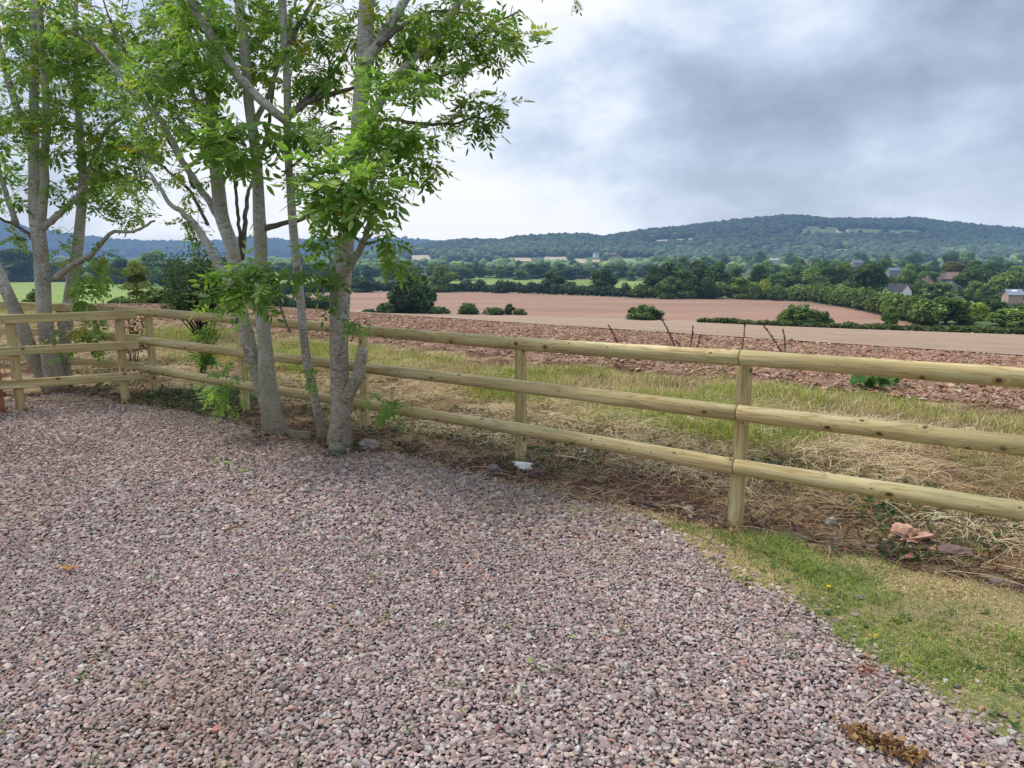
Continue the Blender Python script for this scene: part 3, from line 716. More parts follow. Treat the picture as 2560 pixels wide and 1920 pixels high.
def build_litter():
    rng = np.random.default_rng(63); B = Buf(); n = 900; x = rng.uniform(-6, 3, n); y = rng.uniform(1.6, 7.5, n); k = infrus(x, y, 60) & pip(x, y, GRAVEL) & (rng.random(n) < .3 + .7 * sstep(3, 6, y)); x, y = x[k], y[k]
    PL = [(.20, .27, .07), (.42, .30, .14), (.30, .15, .06), (.50, .42, .27), (.16, .10, .06), (.28, .33, .10)]
    for a_, b_ in zip(x, y):
        a = rng.uniform(0, 2*PI); l = rng.uniform(.010, .034); w = l * rng.uniform(.12, .4); d = np.array([math.cos(a), math.sin(a), rng.normal(0, .25)]); q = np.array([-math.sin(a), math.cos(a), rng.normal(0, .3)]); p = np.array([a_, b_, .021 + rng.uniform(0, .006)])
        B.add([p, p + d*l*.5 + q*w, p + d*l, p + d*l*.5 - q*w], None, [(0, 1, 2, 3)], np.array(PL[rng.integers(0, 6)]) * rng.uniform(.7, 1.2))
    for cx, cy, rr, k in [(*gr(690, 1098)[:2], .30, 260), (*gr(806, 1110)[:2], .2, 120), (*gr(848, 1130)[:2], .30, 300), (-1.39, 6.45, .16, 70), (.07, 5.38, .18, 90), (1.37, 4.07, .2, 120), (-4.41, 7.9, .2, 70), (-5.29, 7.43, .2, 60), (-5.9, 8.4, .5, 120)]:
        for _ in range(k):
            a, r_ = rng.uniform(0, 2*PI), rr * (.35 + abs(rng.normal(0, .5))); p = np.array([cx + math.cos(a) * r_, cy + math.sin(a) * r_ * .8, .022 + rng.uniform(0, .015)]); a = rng.uniform(0, 2*PI); l = rng.uniform(.015, .045); w = l * rng.uniform(.1, .35)
            d = np.array([math.cos(a), math.sin(a), rng.normal(0, .3)]); q = np.array([-math.sin(a), math.cos(a), rng.normal(0, .4)])
            B.add([p, p + d*l*.5 + q*w, p + d*l, p + d*l*.5 - q*w], None, [(0, 1, 2, 3)], np.array([(.09, .055, .035), (.16, .10, .06), (.30, .21, .11), (.06, .04, .03), (.12, .14, .05)][rng.integers(0, 5)]) * rng.uniform(.7, 1.2))
    tag(B.mk('leaf_litter', MAT['blade']), 'tiny leaf scraps and chaff sprinkled over the gravel', 'litter', kind='stuff')
    n = 60; cx, cy = rng.uniform(-3.6, 2.2, n), rng.uniform(1.9, 4.5, n); k = pip(cx, cy, GRAVEL); cx, cy = cx[k], cy[k]; P = np.concatenate([np.stack([a_ + rng.normal(0, .02, 26), b_ + rng.normal(0, .02, 26), np.full(26, .005)], 1) for a_, b_ in zip(cx, cy)]); m = len(P)
    V, Q, cc = blades(P, rng.uniform(.012, .034, m), rng.uniform(.0012, .002, m), rng.uniform(.4, 1.4, m), rng, 2, GREENS[rng.integers(0, 4, m)] * rng.uniform(.8, 1.3, (m, 1)))
    tag(mk('gravel_weeds', V, None, Q, MAT['blade'], col=cc), 'sparse seedlings of grass coming up through the gravel', 'weeds', kind='stuff')

def build_clods():
    rng = np.random.default_rng(41); n = 130000
    t = rng.uniform(-.9, 1.0, n); f = rng.random(n); y0 = ys(t, 5.2, 16.8); y1 = ys(t, 10.6, 26) + .3; y = y0 + (y1 - y0) * f; x = t * y
    dens = .25 + .75 * sstep(5.2, 6.6, S_(x, y)); k = rng.random(n) < dens; x, y = x[k], y[k]; n = len(x)
    sz = np.exp(rng.normal(-4.15, .5, n)); big = rng.random(n) < .02; sz[big] *= 1.6; sz = np.minimum(sz, .06)
    V, T = rocks(np.stack([x, y, H(x, y) + .018 + rng.uniform(-.012, .016, n)], 1), sz, rng, .5, .35, tilt=.5, elong=.5)
    c = np.array([.31, .185, .122]) * rng.uniform(.7, 1.3, (n, 1)) * (1 + rng.normal(0, .05, (n, 3)))
    pale = rng.random(n) < .12; c[pale] = np.array([.42, .33, .25]) * rng.uniform(.8, 1.1, (pale.sum(), 1))
    tag(mk('plough_clods', V, T, None, MAT['clod'], col=np.repeat(c, 12, 0)), 'rough clods of reddish soil turned over on the headland', 'soil', kind='stuff')

# ------------------------------------------------------------------ fences
def rail_mesh(name, a, b, parent, r=(0.048, 0.036), seed=0):
    a, b = np.asarray(a, float), np.asarray(b, float); ln = np.linalg.norm(b - a); d = (b - a) / ln
    h = nrm(np.array([d[1], -d[0], 0])); u = np.cross(h, d)
    if u[2] < 0: u, h = -u, -h
    n, m = 28, max(8, int(ln / .07)); ang = np.arange(n) / n * 2*PI
    rng = np.random.default_rng(seed); V = []
    taper = rng.uniform(-.05, .05); bx, bz = rng.normal(0, .006, 2)
    ends = [0.0] + list(np.linspace(.004, ln - .004, m)) + [ln]
    for k, x in enumerate(ends):
        f = x / ln; s_ = 1 + taper * (f - .5) * 2 + .02 * math.sin(x * 5 + seed) + .015 * math.sin(x * 13 + seed * 2)
        if k in (0, len(ends) - 1): s_ *= .93
        wob = 1 + .03 * np.sin(ang * 3 + seed + x * 2)
        cy, cz = np.cos(ang), np.sin(ang)
        yy = np.maximum(cy, -.45) * r[1] * s_ * wob; zz = cz * r[0] * s_ * wob
        V.append(np.stack([np.full(n, x), yy + bx * math.sin(PI * f), zz + bz * math.sin(PI * f)], 1))
    V = np.concatenate(V); M = len(ends)
    k, j = np.meshgrid(np.arange(M - 1), np.arange(n), indexing='ij'); k, j = k.ravel(), j.ravel(); j2 = (j + 1) % n
    Q = np.stack([k*n+j, k*n+j2, (k+1)*n+j2, (k+1)*n+j], 1)[:, ::-1]
    V = np.concatenate([V, [(0, 0, 0), (ln, 0, 0)]]); c0, c1 = len(V) - 2, len(V) - 1; e = (M - 1) * n
    T = [(c0, i, (i + 1) % n) for i in range(n)] + [(c1, e + (i + 1) % n, e + i) for i in range(n)]
    me = raw_mesh(name, V, T, Q, None, True); me.materials.append(MAT['timber'])
    o = bpy.data.objects.new(name, me); COL.objects.link(o)
    from mathutils import Matrix
    mw = Matrix(((d[0], h[0], u[0], a[0]), (d[1], h[1], u[1], a[1]), (d[2], h[2], u[2], a[2]), (0, 0, 0, 1)))
    o.parent = parent; o.matrix_local = Matrix.Translation(-Vector(parent.location)) @ mw
    return o

def post_mesh(x, y, z0, z1, parent, r=.045, seed=0):
    rng = np.random.default_rng(seed); n = 24; ang = np.arange(n) / n * 2*PI; zs = [0] + list(np.linspace(.01, z1 - z0 - .01, 14)) + [z1 - z0]
    lean = rng.normal(0, .006, 2); V = []
    for k, z in enumerate(zs):
        s = r * (1 + .02 * math.sin(z * 6 + seed)) * (.9 if k in (0, len(zs) - 1) else 1) * (1 + .02 * np.sin(ang * 2 + seed))
        V.append(np.stack([np.full(n, z), np.cos(ang) * s + lean[0] * z, np.sin(ang) * s + lean[1] * z], 1))
    V = np.concatenate(V); M = len(zs); k, j = np.meshgrid(np.arange(M - 1), np.arange(n), indexing='ij'); k, j = k.ravel(), j.ravel(); j2 = (j + 1) % n
    Q = np.stack([k*n+j, k*n+j2, (k+1)*n+j2, (k+1)*n+j], 1)
    V = np.concatenate([V, [(0, 0, 0), (z1 - z0, 0, 0)]]); c0, c1 = len(V) - 2, len(V) - 1; e = (M - 1) * n
    T = [(c0, (i + 1) % n, i) for i in range(n)] + [(c1, e + i, e + (i + 1) % n) for i in range(n)]
    me = raw_mesh('post', V, T, Q, None, True); me.materials.append(MAT['timber'])
    o = bpy.data.objects.new('post', me); COL.objects.link(o)
    from mathutils import Matrix
    sp = rng.uniform(0, 6.28); cs, sn = math.cos(sp), math.sin(sp)      # local x is the long axis, so the grain runs up the post
    mw = Matrix(((0, -sn, cs, x), (0, cs, sn, y), (1, 0, 0, z0), (0, 0, 0, 1)))
    o.parent = parent; o.matrix_local = Matrix.Translation(-Vector(parent.location)) @ mw
    return o

def nail(p, d, parent):
    B = Buf(); p = np.asarray(p, float); tube(B, [p, p + np.asarray(d) * .004], [.0055, .005], 8, (.5, .5, .5))
    B.mk('nail', MAT['plain'], parent)

def build_fences():
    P = dict(A=(-4.32, 8.44), B=(-2.87, 7.49), C=(-1.39, 6.53), D=(.07, 5.46), E=(1.37, 4.15), F=(2.81, 3.07), G=(4.25, 1.98))
    tops = dict(A=1.0, B=.99, C=.98, D=1.0, E=1.04, F=1.07, G=1.10)
    rails = {'A': (.32, .66, 1.0), 'C': (.285, .63, .975), 'E': (.385, .712, 1.04), 'G': (.46, .78, 1.11)}
    f = thing('rail_fence', 'three rail round timber fence running from the corner post down to the near right', 'fence', (P['D'][0], P['D'][1], 0))
    off = np.array([-.602, -.798]) * .068
    for i, k in enumerate('ABCDEFG'):
        post_mesh(*P[k], -.25, tops[k] - .03 + (.0), f, .046, i + 1)
    for i, (a, b) in enumerate((('A', 'C'), ('C', 'E'), ('E', 'G'))):
        d = nrm(np.array(P[b]) - np.array(P[a]))
        for j in range(3):
            pa, pb = np.array(P[a]) + off + d * .003, np.array(P[b]) + off - d * .003
            if a == 'A': pa = pa - d * .16
            rail_mesh('rail', (*pa, rails[a][j]), (*pb, rails[b][j]), f, seed=i * 3 + j + 1)
    for k in 'CE':
        for j in range(3):
            p = np.array(P[k]) + off * 1.42; nail((*(p + np.array([.03, -.023])), rails[k][j] + .012), (-.602, -.798, 0), f)
            nail((*(p - np.array([.03, -.023])), rails[k][j] + .012), (-.602, -.798, 0), f)
    # short return to the left
    L1, L2, L3 = (-4.41, 7.95), (-5.29, 7.49), (-6.2, 7.01); d = nrm(np.array(L2) - np.array(L1)); nn = np.array([.463, -.886]) * .066
    f2 = thing('rail_fence', 'short three rail timber fence section at the left running to the brick pier', 'fence', (L1[0], L1[1], 0))
    for i, k in enumerate((L1, L2, L3)): post_mesh(*k, -.2, .97, f2, .046, 20 + i)
    for j, (z0, z1) in enumerate(((.31, .31), (.655, .65), (1.0, .985))):
        a = np.array(L1) + nn - d * .19; b = np.array(L2) + nn + d * 1.0
        rail_mesh('rail', (*a, z0), (*b, z1), f2, seed=30 + j)
    # fence beyond
    A, Bq = np.array((-4.32, 8.44)), np.array((-6.9, 9.5)); d = nrm(Bq - A)
    f3 = thing('rail_fence', 'pale weathered rail fence passing behind the leaning left tree', 'fence', (-5.64, 9.0, 0))
    for i, k in enumerate((1.5, 3.3)): post_mesh(*(A + d * k), -.2, .97, f3, .045, 40 + i)
    nn = np.array([-d[1], d[0]]) * -.06
    for j, z in enumerate((.34, .68, 1.01)):
        rail_mesh('rail', (*(A + d * .06 - nn), z), (*(A + d * 3.9 - nn), z + .02), f3, seed=50 + j)

# ------------------------------------------------------------------ ash trees
def leaf_templates():
    out = []
    rng = np.random.default_rng(5)
    for k in range(8):
        V, T, n = [], [], 0
        np_ = rng.integers(3, 6); droop = rng.uniform(.04, .32); bend = rng.normal(0, .12)
        def rach(f): return np.array([f, bend * f * f, -droop * f * f])
        for i in range(5):
            a, b = rach(i / 5), rach((i + 1) / 5); w = np.array([0, .008, 0]); V += [a - w, a + w, b + w, b - w]; T += [(n, n+1, n+2), (n, n+2, n+3)]; n += 4
        specs = [(1.0, 0)]
        for i in range(np_):
            f = .3 + .62 * i / (np_ - .3); specs += [(f, 1), (f, -1)]
        for f, sd in specs:
            if sd and rng.random() < .06: continue
            p = rach(f); l = rng.uniform(.3, .4) * (1 if sd else 1.05); w = l * rng.uniform(.17, .23)
            an = (rng.uniform(.8, 1.15) * sd if sd else rng.normal(0, .1)); dz = rng.uniform(-.55, .08)
            d = nrm(np.array([math.cos(an), math.sin(an), dz])); s = nrm(np.cross(d, np.array([rng.normal(0, .45), rng.normal(0, .45), -1]))); nm = np.cross(s, d)
            q = p + d * .03
            cur = nm * l * rng.uniform(-.02, .14)
            V += [q, q + d*l*.3 + s*w*.85 + nm*w*.28, q + d*l*.33, q + d*l*.3 - s*w*.85 + nm*w*.28,
                  q + d*l*.66 + s*w*.72 + nm*w*.2 - cur*.5, q + d*l*.68 - cur*.55, q + d*l*.66 - s*w*.72 + nm*w*.2 - cur*.5, q + d*l - cur]
            T += [(n, n+2, n+1), (n, n+3, n+2), (n+1, n+2, n+5), (n+1, n+5, n+4), (n+2, n+3, n+6), (n+2, n+6, n+5), (n+4, n+5, n+7), (n+5, n+6, n+7)]; n += 8
        out.append((np.array(V), np.array(T)))
    return out
LEAFT = leaf_templates()

def place_leaves(buf, pos, dirs, size, cols, rng):
    kinds = rng.integers(0, len(LEAFT), len(pos))
    for k in range(len(LEAFT)):
        i = np.where(kinds == k)[0]
        if not len(i): continue
        V0, T0 = LEAFT[k]; X = nrm(dirs[i]); up = np.stack([rng.normal(0, .45, len(i)), rng.normal(0, .45, len(i)), np.ones(len(i))], 1)
        Yv = nrm(np.cross(up, X)); Zv = np.cross(X, Yv); Rm = np.stack([X, Yv, Zv], 2)
        V = np.einsum('nij,mj->nmi', Rm, V0) * size[i][:, None, None] + pos[i][:, None]
        jit = rng.uniform(.85, 1.15, (len(i), len(V0), 1))
        c = np.repeat(cols[i][:, None], len(V0), 1) * jit
        buf.add(V.reshape(-1, 3), (T0[None] + (np.arange(len(i)) * len(V0))[:, None, None]).reshape(-1, 3), None, c.reshape(-1, 3))

def stem3(L, Y, dy0=0.0, dy1=None, jit=0.0, rng=None):
    """photo-traced stem (px, py, width px) at forward distance Y, leaning in depth from dy0 to dy1"""
    dy1 = dy0 if dy1 is None else dy1; n = len(L); P, r = [], []
    for i, (px, py, w) in enumerate(L):
        y = Y + dy0 + (dy1 - dy0) * i / max(1, n - 1); P.append(at(px, py, y)); r.append(w * mpp(y) / 2)
    return np.array(P), np.array(r)

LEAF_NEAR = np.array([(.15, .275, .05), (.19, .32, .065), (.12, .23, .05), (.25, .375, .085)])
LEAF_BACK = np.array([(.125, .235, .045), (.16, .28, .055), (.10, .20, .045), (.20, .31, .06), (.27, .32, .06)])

def ash(label, base, trunks, branches, blobs, seed, dens=.5, small=1.0, stub=None, thin=1.0):
    trunks = [(P, r * thin) for P, r in trunks]
    rng = np.random.default_rng(seed); tr = thing('ash_tree', label, 'tree', base)
    nodes, nr = [], []
    for (P, r) in trunks:
        B = Buf(); P2, r2 = smooth_path(P, r, .07)
        P2 = P2 + np.stack([(vnoise(P2[:, 2] * 2.3, P2[:, 0] * 0 + seed) - .5), (vnoise(P2[:, 2] * 2.3, P2[:, 0] * 0 + seed + 9) - .5), 0 * P2[:, 2]], 1) * .02
        tube(B, P2, r2 * (1 + .05 * (vnoise(P2[:, 2] * 6, P2[:, 0]) - .5)), 16, wob=.07)
        B.mk('trunk', MAT['bark'], tr, True); nodes.append(P2[::3]); nr.append(r2[::3])
    bl = []
    for (P, r) in branches:
        B = Buf(); P2, r2 = smooth_path(P, r, .05); P2[1:] += rng.normal(0, .004, P2[1:].shape)
        tube(B, P2, r2, 10, wob=.08); B.mk('branch', MAT['bark'] if r2[0] > .03 else MAT['branch'], tr, True); nodes.append(P2[1::2]); nr.append(r2[1::2])
    if stub is not None:
        B = Buf(); P2, r2 = smooth_path(*stub, .03); tube(B, P2, r2, 12, wob=.12); B.mk('cut_stub', MAT['bark'], tr, False)
    N = np.concatenate(nodes); tips, tl = [], []
    for (px, py, rx, ry, Y, dy, n, size, tone) in blobs:
        if tone == 'b': rx, ry = rx * 1.14, ry * 1.12
        if tone == 'n' and py > 760 and Y < 8: n, size = max(1, int(n * .7)), size * .78
        for _ in range(max(1, int(n * ((.43 if tone == 'n' else dens) if n > 15 else .9) + .5))):
            while True:
                q = rng.uniform(-1, 1, 3)
                if q.dot(q) <= 1: break
            y = Y + q[2] * dy; p = at(px + q[0] * rx, py + q[1] * ry, y); tips.append(p); tl.append((size, tone))
    tips = np.array(tips)
    # grow twigs: every tip joins the nearest wood that already exists
    d0 = np.array([np.min(np.linalg.norm(N - p, axis=1)) for p in tips]); order = np.argsort(d0)
    W = [tuple(p) for p in N]; Wa = np.zeros((len(N) + len(tips) * 4, 3)); Wa[:len(N)] = N; nw = len(N); par = {}
    B = Buf(); LP, LD, LS, LC = [], [], [], []
    for i in order:
        p = tips[i]; k = int(np.argmin(np.linalg.norm(Wa[:nw] - p, axis=1) + np.maximum(0, Wa[:nw, 2] - p[2] - .1) * .25)); a = Wa[k].copy(); ln = np.linalg.norm(p - a)
        sag = np.array([rng.normal(0, .06), rng.normal(0, .06), .12]) * ln
        pts = np.array([a, a + (p - a) * .33 + sag * .8, a + (p - a) * .68 + sag, p])
        pts, rr = smooth_path(pts, np.linspace(min(.006, .0025 + ln * .005), .002, 4), max(.04, ln / 6)); tube(B, pts, rr, 4, np.array([.16, .14, .09]) * rng.uniform(.6, 1.1), cap=False)
        for f in (.4, .7, 1.0): Wa[nw] = a + (p - a) * f + sag * .9 * (1 - f); nw += 1
        size, tone = tl[i]; dr = nrm(p - pts[-2]); nl = rng.integers(2, 6)
        for j in range(nl):
            v = nrm(dr * .5 + rng.normal(0, .75, 3) * np.array([1, 1, .45]) + np.array([0, 0, -.25])); f = rng.uniform(.2, 1) if j else 1
            LP.append(a + (p - a) * f + sag * (1 - f)); LD.append(v); LS.append(size * (small if tone == 'b' else 1) * rng.uniform(.6, 1.25))
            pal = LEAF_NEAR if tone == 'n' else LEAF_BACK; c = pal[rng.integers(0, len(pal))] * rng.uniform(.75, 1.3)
            if rng.random() < .012: c = np.array([.35, .30, .04])
            LC.append(c)
    Bl = Buf(); place_leaves(Bl, np.array(LP), np.array(LD), np.array(LS), np.array(LC), rng); mk2('crown', Bl, MAT['ash_leaf'], B, MAT['twig'], tr)
    return tr

def build_ash():
    # twin-stemmed ash
    Y = 6.45
    b0 = stem3([(697, 1112, 96), (690, 1085, 76), (682, 1050, 64), (672, 990, 57), (665, 930, 50), (659, 860, 38), (655, 790, 35), (653, 700, 35), (650, 610, 34), (646, 540, 32), (643, 470, 30), (640, 420, 29),
                (632, 350, 28), (620, 250, 27), (612, 150, 26), (602, 60, 25), (590, -40, 23), (570, -250, 20), (560, -450, 8)], Y)
    b1 = stem3([(672, 1030, 44), (652, 965, 44), (634, 910, 42), (621, 865, 40), (604, 790, 38), (591, 700, 37), (576, 610, 37), (553, 545, 36), (543, 470, 35), (536, 400, 33), (528, 300, 31), (526, 200, 29), (524, 100, 27), (520, 0, 25), (515, -150, 22), (512, -400, 8)], Y, .0, .35)
    br = [stem3(*a) for a in [
        ([(545, 540, 18), (500, 470, 16), (455, 400, 14), (411, 316, 13), (360, 255, 11), (316, 206, 9), (272, 149, 6), (240, 110, 4)], Y, .25, .3),
        ([(592, 712, 24), (562, 688, 25), (535, 640, 21), (512, 600, 18), (488, 563, 16), (455, 530, 13), (431, 514, 11), (380, 440, 8), (340, 400, 5)], Y, .1, .5),
        ([(606, 650, 10), (597, 560, 8), (590, 480, 7), (575, 390, 5), (560, 300, 4)], Y, .3, .8),
        ([(606, 645, 13), (612, 560, 11), (618, 500, 9), (628, 460, 7), (650, 400, 5)], Y, .3, .9),
        ([(660, 572, 16), (703, 558, 12), (744, 550, 11), (787, 531, 9), (830, 500, 7), (860, 450, 4)], Y, 0, .2),
        ([(628, 330, 16), (665, 250, 12), (690, 180, 10), (720, 80, 8), (745, -20, 6)], Y, .1, .6),
        ([(530, 320, 14), (480, 230, 11), (440, 130, 9), (400, 40, 6)], Y, .3, .8),
        ([(549, 545, 10), (470, 430, 8), (430, 370, 6), (400, 300, 4)], Y, .3, .9),
        ([(488, 470, 11), (440, 370, 10), (385, 270, 8), (330, 160, 7), (280, 60, 5), (250, -20, 3)], Y, .5, 1.0),
        ([(470, 420, 8), (400, 300, 7), (330, 215, 6), (250, 130, 5), (170, 70, 3)], Y, .5, .6),
        ([(530, 300, 9), (560, 200, 8), (585, 90, 6), (600, 0, 5)], Y, .5, 1.0),
        ([(645, 420, 10), (668, 330, 9), (682, 230, 8), (690, 120, 7), (700, 0, 5)], Y, .3, .8),
        ([(520, 563, 9), (470, 470, 7), (410, 420, 6), (350, 380, 4), (300, 360, 3)], Y, .4, .5),
        ([(525, 140, 9), (480, 60, 7), (450, -30, 5)], Y, .4, .8)]]
    blobs = [(420, 60, 110, 90, 6.9, 1.2, 100, .24, 'b'), (350, 170, 100, 110, 6.9, 1.2, 95, .23, 'b'), (450, 210, 90, 90, 6.8, 1.0, 75, .24, 'b'), (515, 130, 70, 100, 6.6, .9, 50, .24, 'n'), (565, 60, 60, 80, 6.6, .9, 40, .24, 'b'),
             (400, 320, 80, 70, 6.9, .9, 48, .23, 'b'), (560, 315, 85, 50, 6.0, .4, 34, .27, 'n'), (600, 375, 50, 32, 5.9, .3, 12, .26, 'n'), (470, 440, 60, 70, 6.9, .6, 18, .2, 'b'), (330, 470, 60, 60, 7.1, .6, 22, .2, 'b'),
             (640, 60, 60, 90, 6.9, .8, 34, .23, 'b'), (585, 690, 60, 38, 5.7, .25, 22, .23, 'n'), (640, 685, 50, 28, 5.7, .2, 11, .2, 'n'), (560, 735, 26, 20, 5.6, .15, 4, .24, 'n'), (628, 745, 26, 18, 5.6, .15, 4, .24, 'n'),
             (555, 975, 50, 48, 6.2, .15, 17, .2, 'n'), (580, 900, 22, 16, 6.2, .1, 3, .18, 'n'), (400, -150, 200, 120, 6.9, 1.2, 60, .25, 'b'), (620, -150, 120, 120, 6.9, 1.0, 40, .25, 'b'), (480, 560, 40, 50, 7.0, .4, 9, .18, 'b')]
    ash('twin stemmed grey ash tree with forked trunk standing just in front of the fence', gr(700, 1095), [b0, b1], br, blobs, 101, .58, .72, thin=.87)
    # slim ash
    Y = 6.22
    s0 = stem3([(808, 1112, 36), (799, 1065, 29), (786, 1000, 27), (773, 930, 26), (762, 850, 25), (753, 766, 24), (745, 690, 24), (736, 603, 23), (728, 520, 23), (722, 441, 22), (718, 350, 21), (716, 250, 20), (714, 150, 20), (710, 50, 19), (706, -50, 18), (700, -300, 8)], Y, 0, .1)
    br = [stem3(*a) for a in [
        ([(722, 312, 20), (690, 282, 22), (650, 248, 22), (600, 195, 21), (570, 150, 20), (540, 100, 19), (505, 50, 18), (472, 0, 17), (430, -60, 14), (380, -150, 7)], Y, 0, -.3),
        ([(718, 298, 13), (760, 262, 13), (800, 244, 12), (835, 232, 11), (870, 224, 9), (900, 212, 5)], Y, 0, .4),
        ([(718, 292, 10), (765, 250, 9), (801, 215, 8), (830, 185, 7), (852, 155, 6), (880, 100, 4)], Y, 0, .6),
        ([(730, 415, 8), (760, 390, 7), (800, 350, 6), (840, 318, 4)], Y, 0, .5),
        ([(714, 130, 12), (750, 60, 10), (790, -10, 8)], Y, 0, .5)]]
    blobs = [(690, 90, 60, 90, 6.7, .9, 36, .23, 'b'), (650, 170, 50, 70, 6.8, .7, 24, .22, 'b'), (770, 110, 60, 100, 6.8, .8, 44, .22, 'b'), (800, 220, 60, 50, 6.8, .6, 22, .2, 'b'), (775, 335, 50, 40, 6.6, .5, 14, .2, 'b'),
             (740, 330, 24, 40, 5.9, .2, 8, .24, 'n'), (730, 440, 30, 30, 6.5, .4, 6, .2, 'b'), (760, 672, 50, 26, 5.8, .2, 10, .2, 'n'), (775, 925, 22, 22, 5.95, .1, 5, .17, 'n'), (480, -20, 70, 60, 5.9, .5, 20, .24, 'n'), (700, -150, 120, 110, 6.5, .9, 40, .25, 'b')]
    ash('slim upright young ash stem squeezed against the foot of the thick ash', gr(806, 1106), [s0], br, blobs, 102, .60, .8, thin=.86)
    # thick ash
    Y = 6.0
    t0 = stem3([(848, 1128, 92), (848, 1100, 78), (850, 1055, 62), (851, 1010, 56), (850, 960, 54), (849, 900, 52), (849, 820, 51), (849, 750, 54), (852, 695, 58), (862, 630, 52), (872, 570, 46), (884, 500, 46), (893, 420, 42), (899, 340, 40), (903, 260, 40), (908, 180, 42), (912, 100, 43), (915, 40, 40), (918, -60, 34), (925, -300, 24), (930, -500, 8)], Y, 0, .1)
    br = [stem3(*a) for a in [
        ([(848, 706, 30), (864, 676, 24), (883, 648, 20), (905, 613, 17), (920, 570, 15), (928, 526, 13), (930, 480, 10), (925, 440, 6)], Y, -.1, -.5),
        ([(910, 160, 30), (945, 110, 25), (975, 60, 23), (1005, 15, 20), (1030, -30, 18), (1080, -150, 9)], Y, 0, .3),
        ([(898, 350, 20), (930, 290, 21), (960, 240, 20), (1000, 185, 20), (1040, 140, 19), (1085, 95, 18), (1120, 45, 16), (1145, 10, 15), (1180, -50, 12), (1230, -120, 6)], Y, 0, .4),
        ([(990, 196, 10), (1060, 205, 9), (1127, 180, 8), (1190, 161, 7), (1234, 123, 5), (1270, 90, 3)], Y, .1, .5),
        ([(902, 315, 10), (960, 300, 9), (1032, 306, 8), (1079, 311, 8), (1142, 308, 6), (1180, 294, 4), (1230, 270, 3)], Y, 0, .3),
        ([(945, 112, 12), (1000, 70, 10), (1060, 35, 8), (1120, 25, 6), (1180, 40, 4)], Y, 0, .5),
        ([(1040, 140, 9), (1110, 130, 7), (1170, 110, 6), (1230, 60, 5), (1290, 30, 3)], Y, .2, .5),
        ([(905, 613, 8), (935, 605, 6), (960, 596, 5), (985, 590, 3)], Y, -.25, -.3),
        ([(928, 400, 8), (980, 395, 7), (1030, 378, 5), (1080, 350, 4)], Y, .0, -.1),
        ([(1030, -30, 14), (1150, -130, 10), (1300, -110, 7), (1400, -60, 5), (1432, -20, 3), (1438, 0, 2)], Y, 0, -.4)]]
    blobs = [(900, 60, 70, 60, 6.4, .7, 34, .2, 'b'), (830, 90, 60, 90, 6.6, .7, 36, .2, 'b'), (1000, 50, 90, 60, 6.4, .6, 46, .2, 'b'), (1100, 70, 100, 70, 6.4, .6, 64, .19, 'b'), (1200, 50, 95, 60, 6.3, .6, 56, .19, 'b'), (1275, 90, 45, 75, 6.3, .4, 22, .19, 'b'),
             (1170, 175, 85, 50, 6.3, .5, 30, .19, 'b'), (1060, 150, 60, 50, 6.3, .5, 22, .2, 'b'), (1160, 275, 70, 36, 6.2, .4, 20, .19, 'b'), (1235, 255, 36, 22, 6.2, .2, 5, .19, 'b'), (1190, 312, 30, 18, 6.2, .2, 4, .18, 'b'), (1105, 320, 40, 22, 6.2, .3, 5, .16, 'b'),
             (940, 165, 40, 45, 5.5, .4, 16, .22, 'n'), (955, 275, 60, 75, 5.6, .4, 36, .21, 'n'), (1025, 200, 50, 55, 5.5, .4, 24, .21, 'n'), (945, 360, 80, 55, 5.6, .4, 34, .21, 'n'), (1010, 330, 40, 55, 5.7, .3, 12, .2, 'n'),
             (870, 430, 100, 72, 5.2, .4, 52, .24, 'n'), (960, 460, 50, 50, 5.4, .3, 16, .21, 'n'), (870, 510, 90, 46, 5.3, .3, 30, .22, 'n'), (820, 480, 40, 50, 5.4, .3, 10, .22, 'n'), (970, 585, 35, 26, 5.6, .2, 5, .18, 'n'), (985, 640, 14, 14, 5.6, .1, 2, .19, 'n'),
             (815, 590, 40, 28, 5.5, .2, 8, .2, 'n'), (1075, 395, 26, 12, 5.9, .1, 3, .2, 'b'), (1045, 425, 12, 26, 5.9, .1, 3, .2, 'b'), (890, 806, 36, 18, 5.75, .12, 7, .16, 'n'), (825, 760, 12, 14, 5.7, .1, 2, .16, 'n'),
             (965, 1015, 46, 22, 5.75, .15, 8, .18, 'n'), (985, 1040, 14, 10, 5.7, .08, 2, .17, 'n'), (1000, -120, 200, 90, 6.4, .8, 60, .22, 'b'), (1438, 2, 2, 3, 5.6, .03, 1, .11, 'b'), (1330, -110, 80, 40, 6.0, .5, 14, .2, 'b'), (800, 200, 40, 40, 6.5, .4, 10, .2, 'b')]
    stub = stem3([(868, 1000, 30), (884, 962, 34), (893, 945, 34), (900, 910, 27), (907, 872, 26)], Y, -.05, -.08)
    ash('thick pale barked ash tree with a sawn off stub beside its trunk', gr(850, 1124), [t0], br, blobs, 103, .46, .93, stub=stub, thin=.88)
    # left multi-stemmed ash between the fences
    Y = 8.75
    m0 = stem3([(142, 985, 76), (136, 950, 66), (128, 900, 54), (120, 850, 50), (112, 790, 47), (107, 700, 44), (100, 620, 42), (92, 560, 42), (88, 500, 40), (86, 430, 36), (82, 360, 32), (84, 300, 28), (86, 200, 26), (88, 100, 24), (88, 0, 22), (88, -200, 14), (90, -400, 8)], Y)
    m1 = stem3([(97, 590, 28), (106, 520, 27), (110, 460, 26), (108, 400, 25), (115, 330, 24), (112, 200, 22), (105, 100, 20), (100, 0, 18), (95, -250, 8)], Y, 0, -.2)
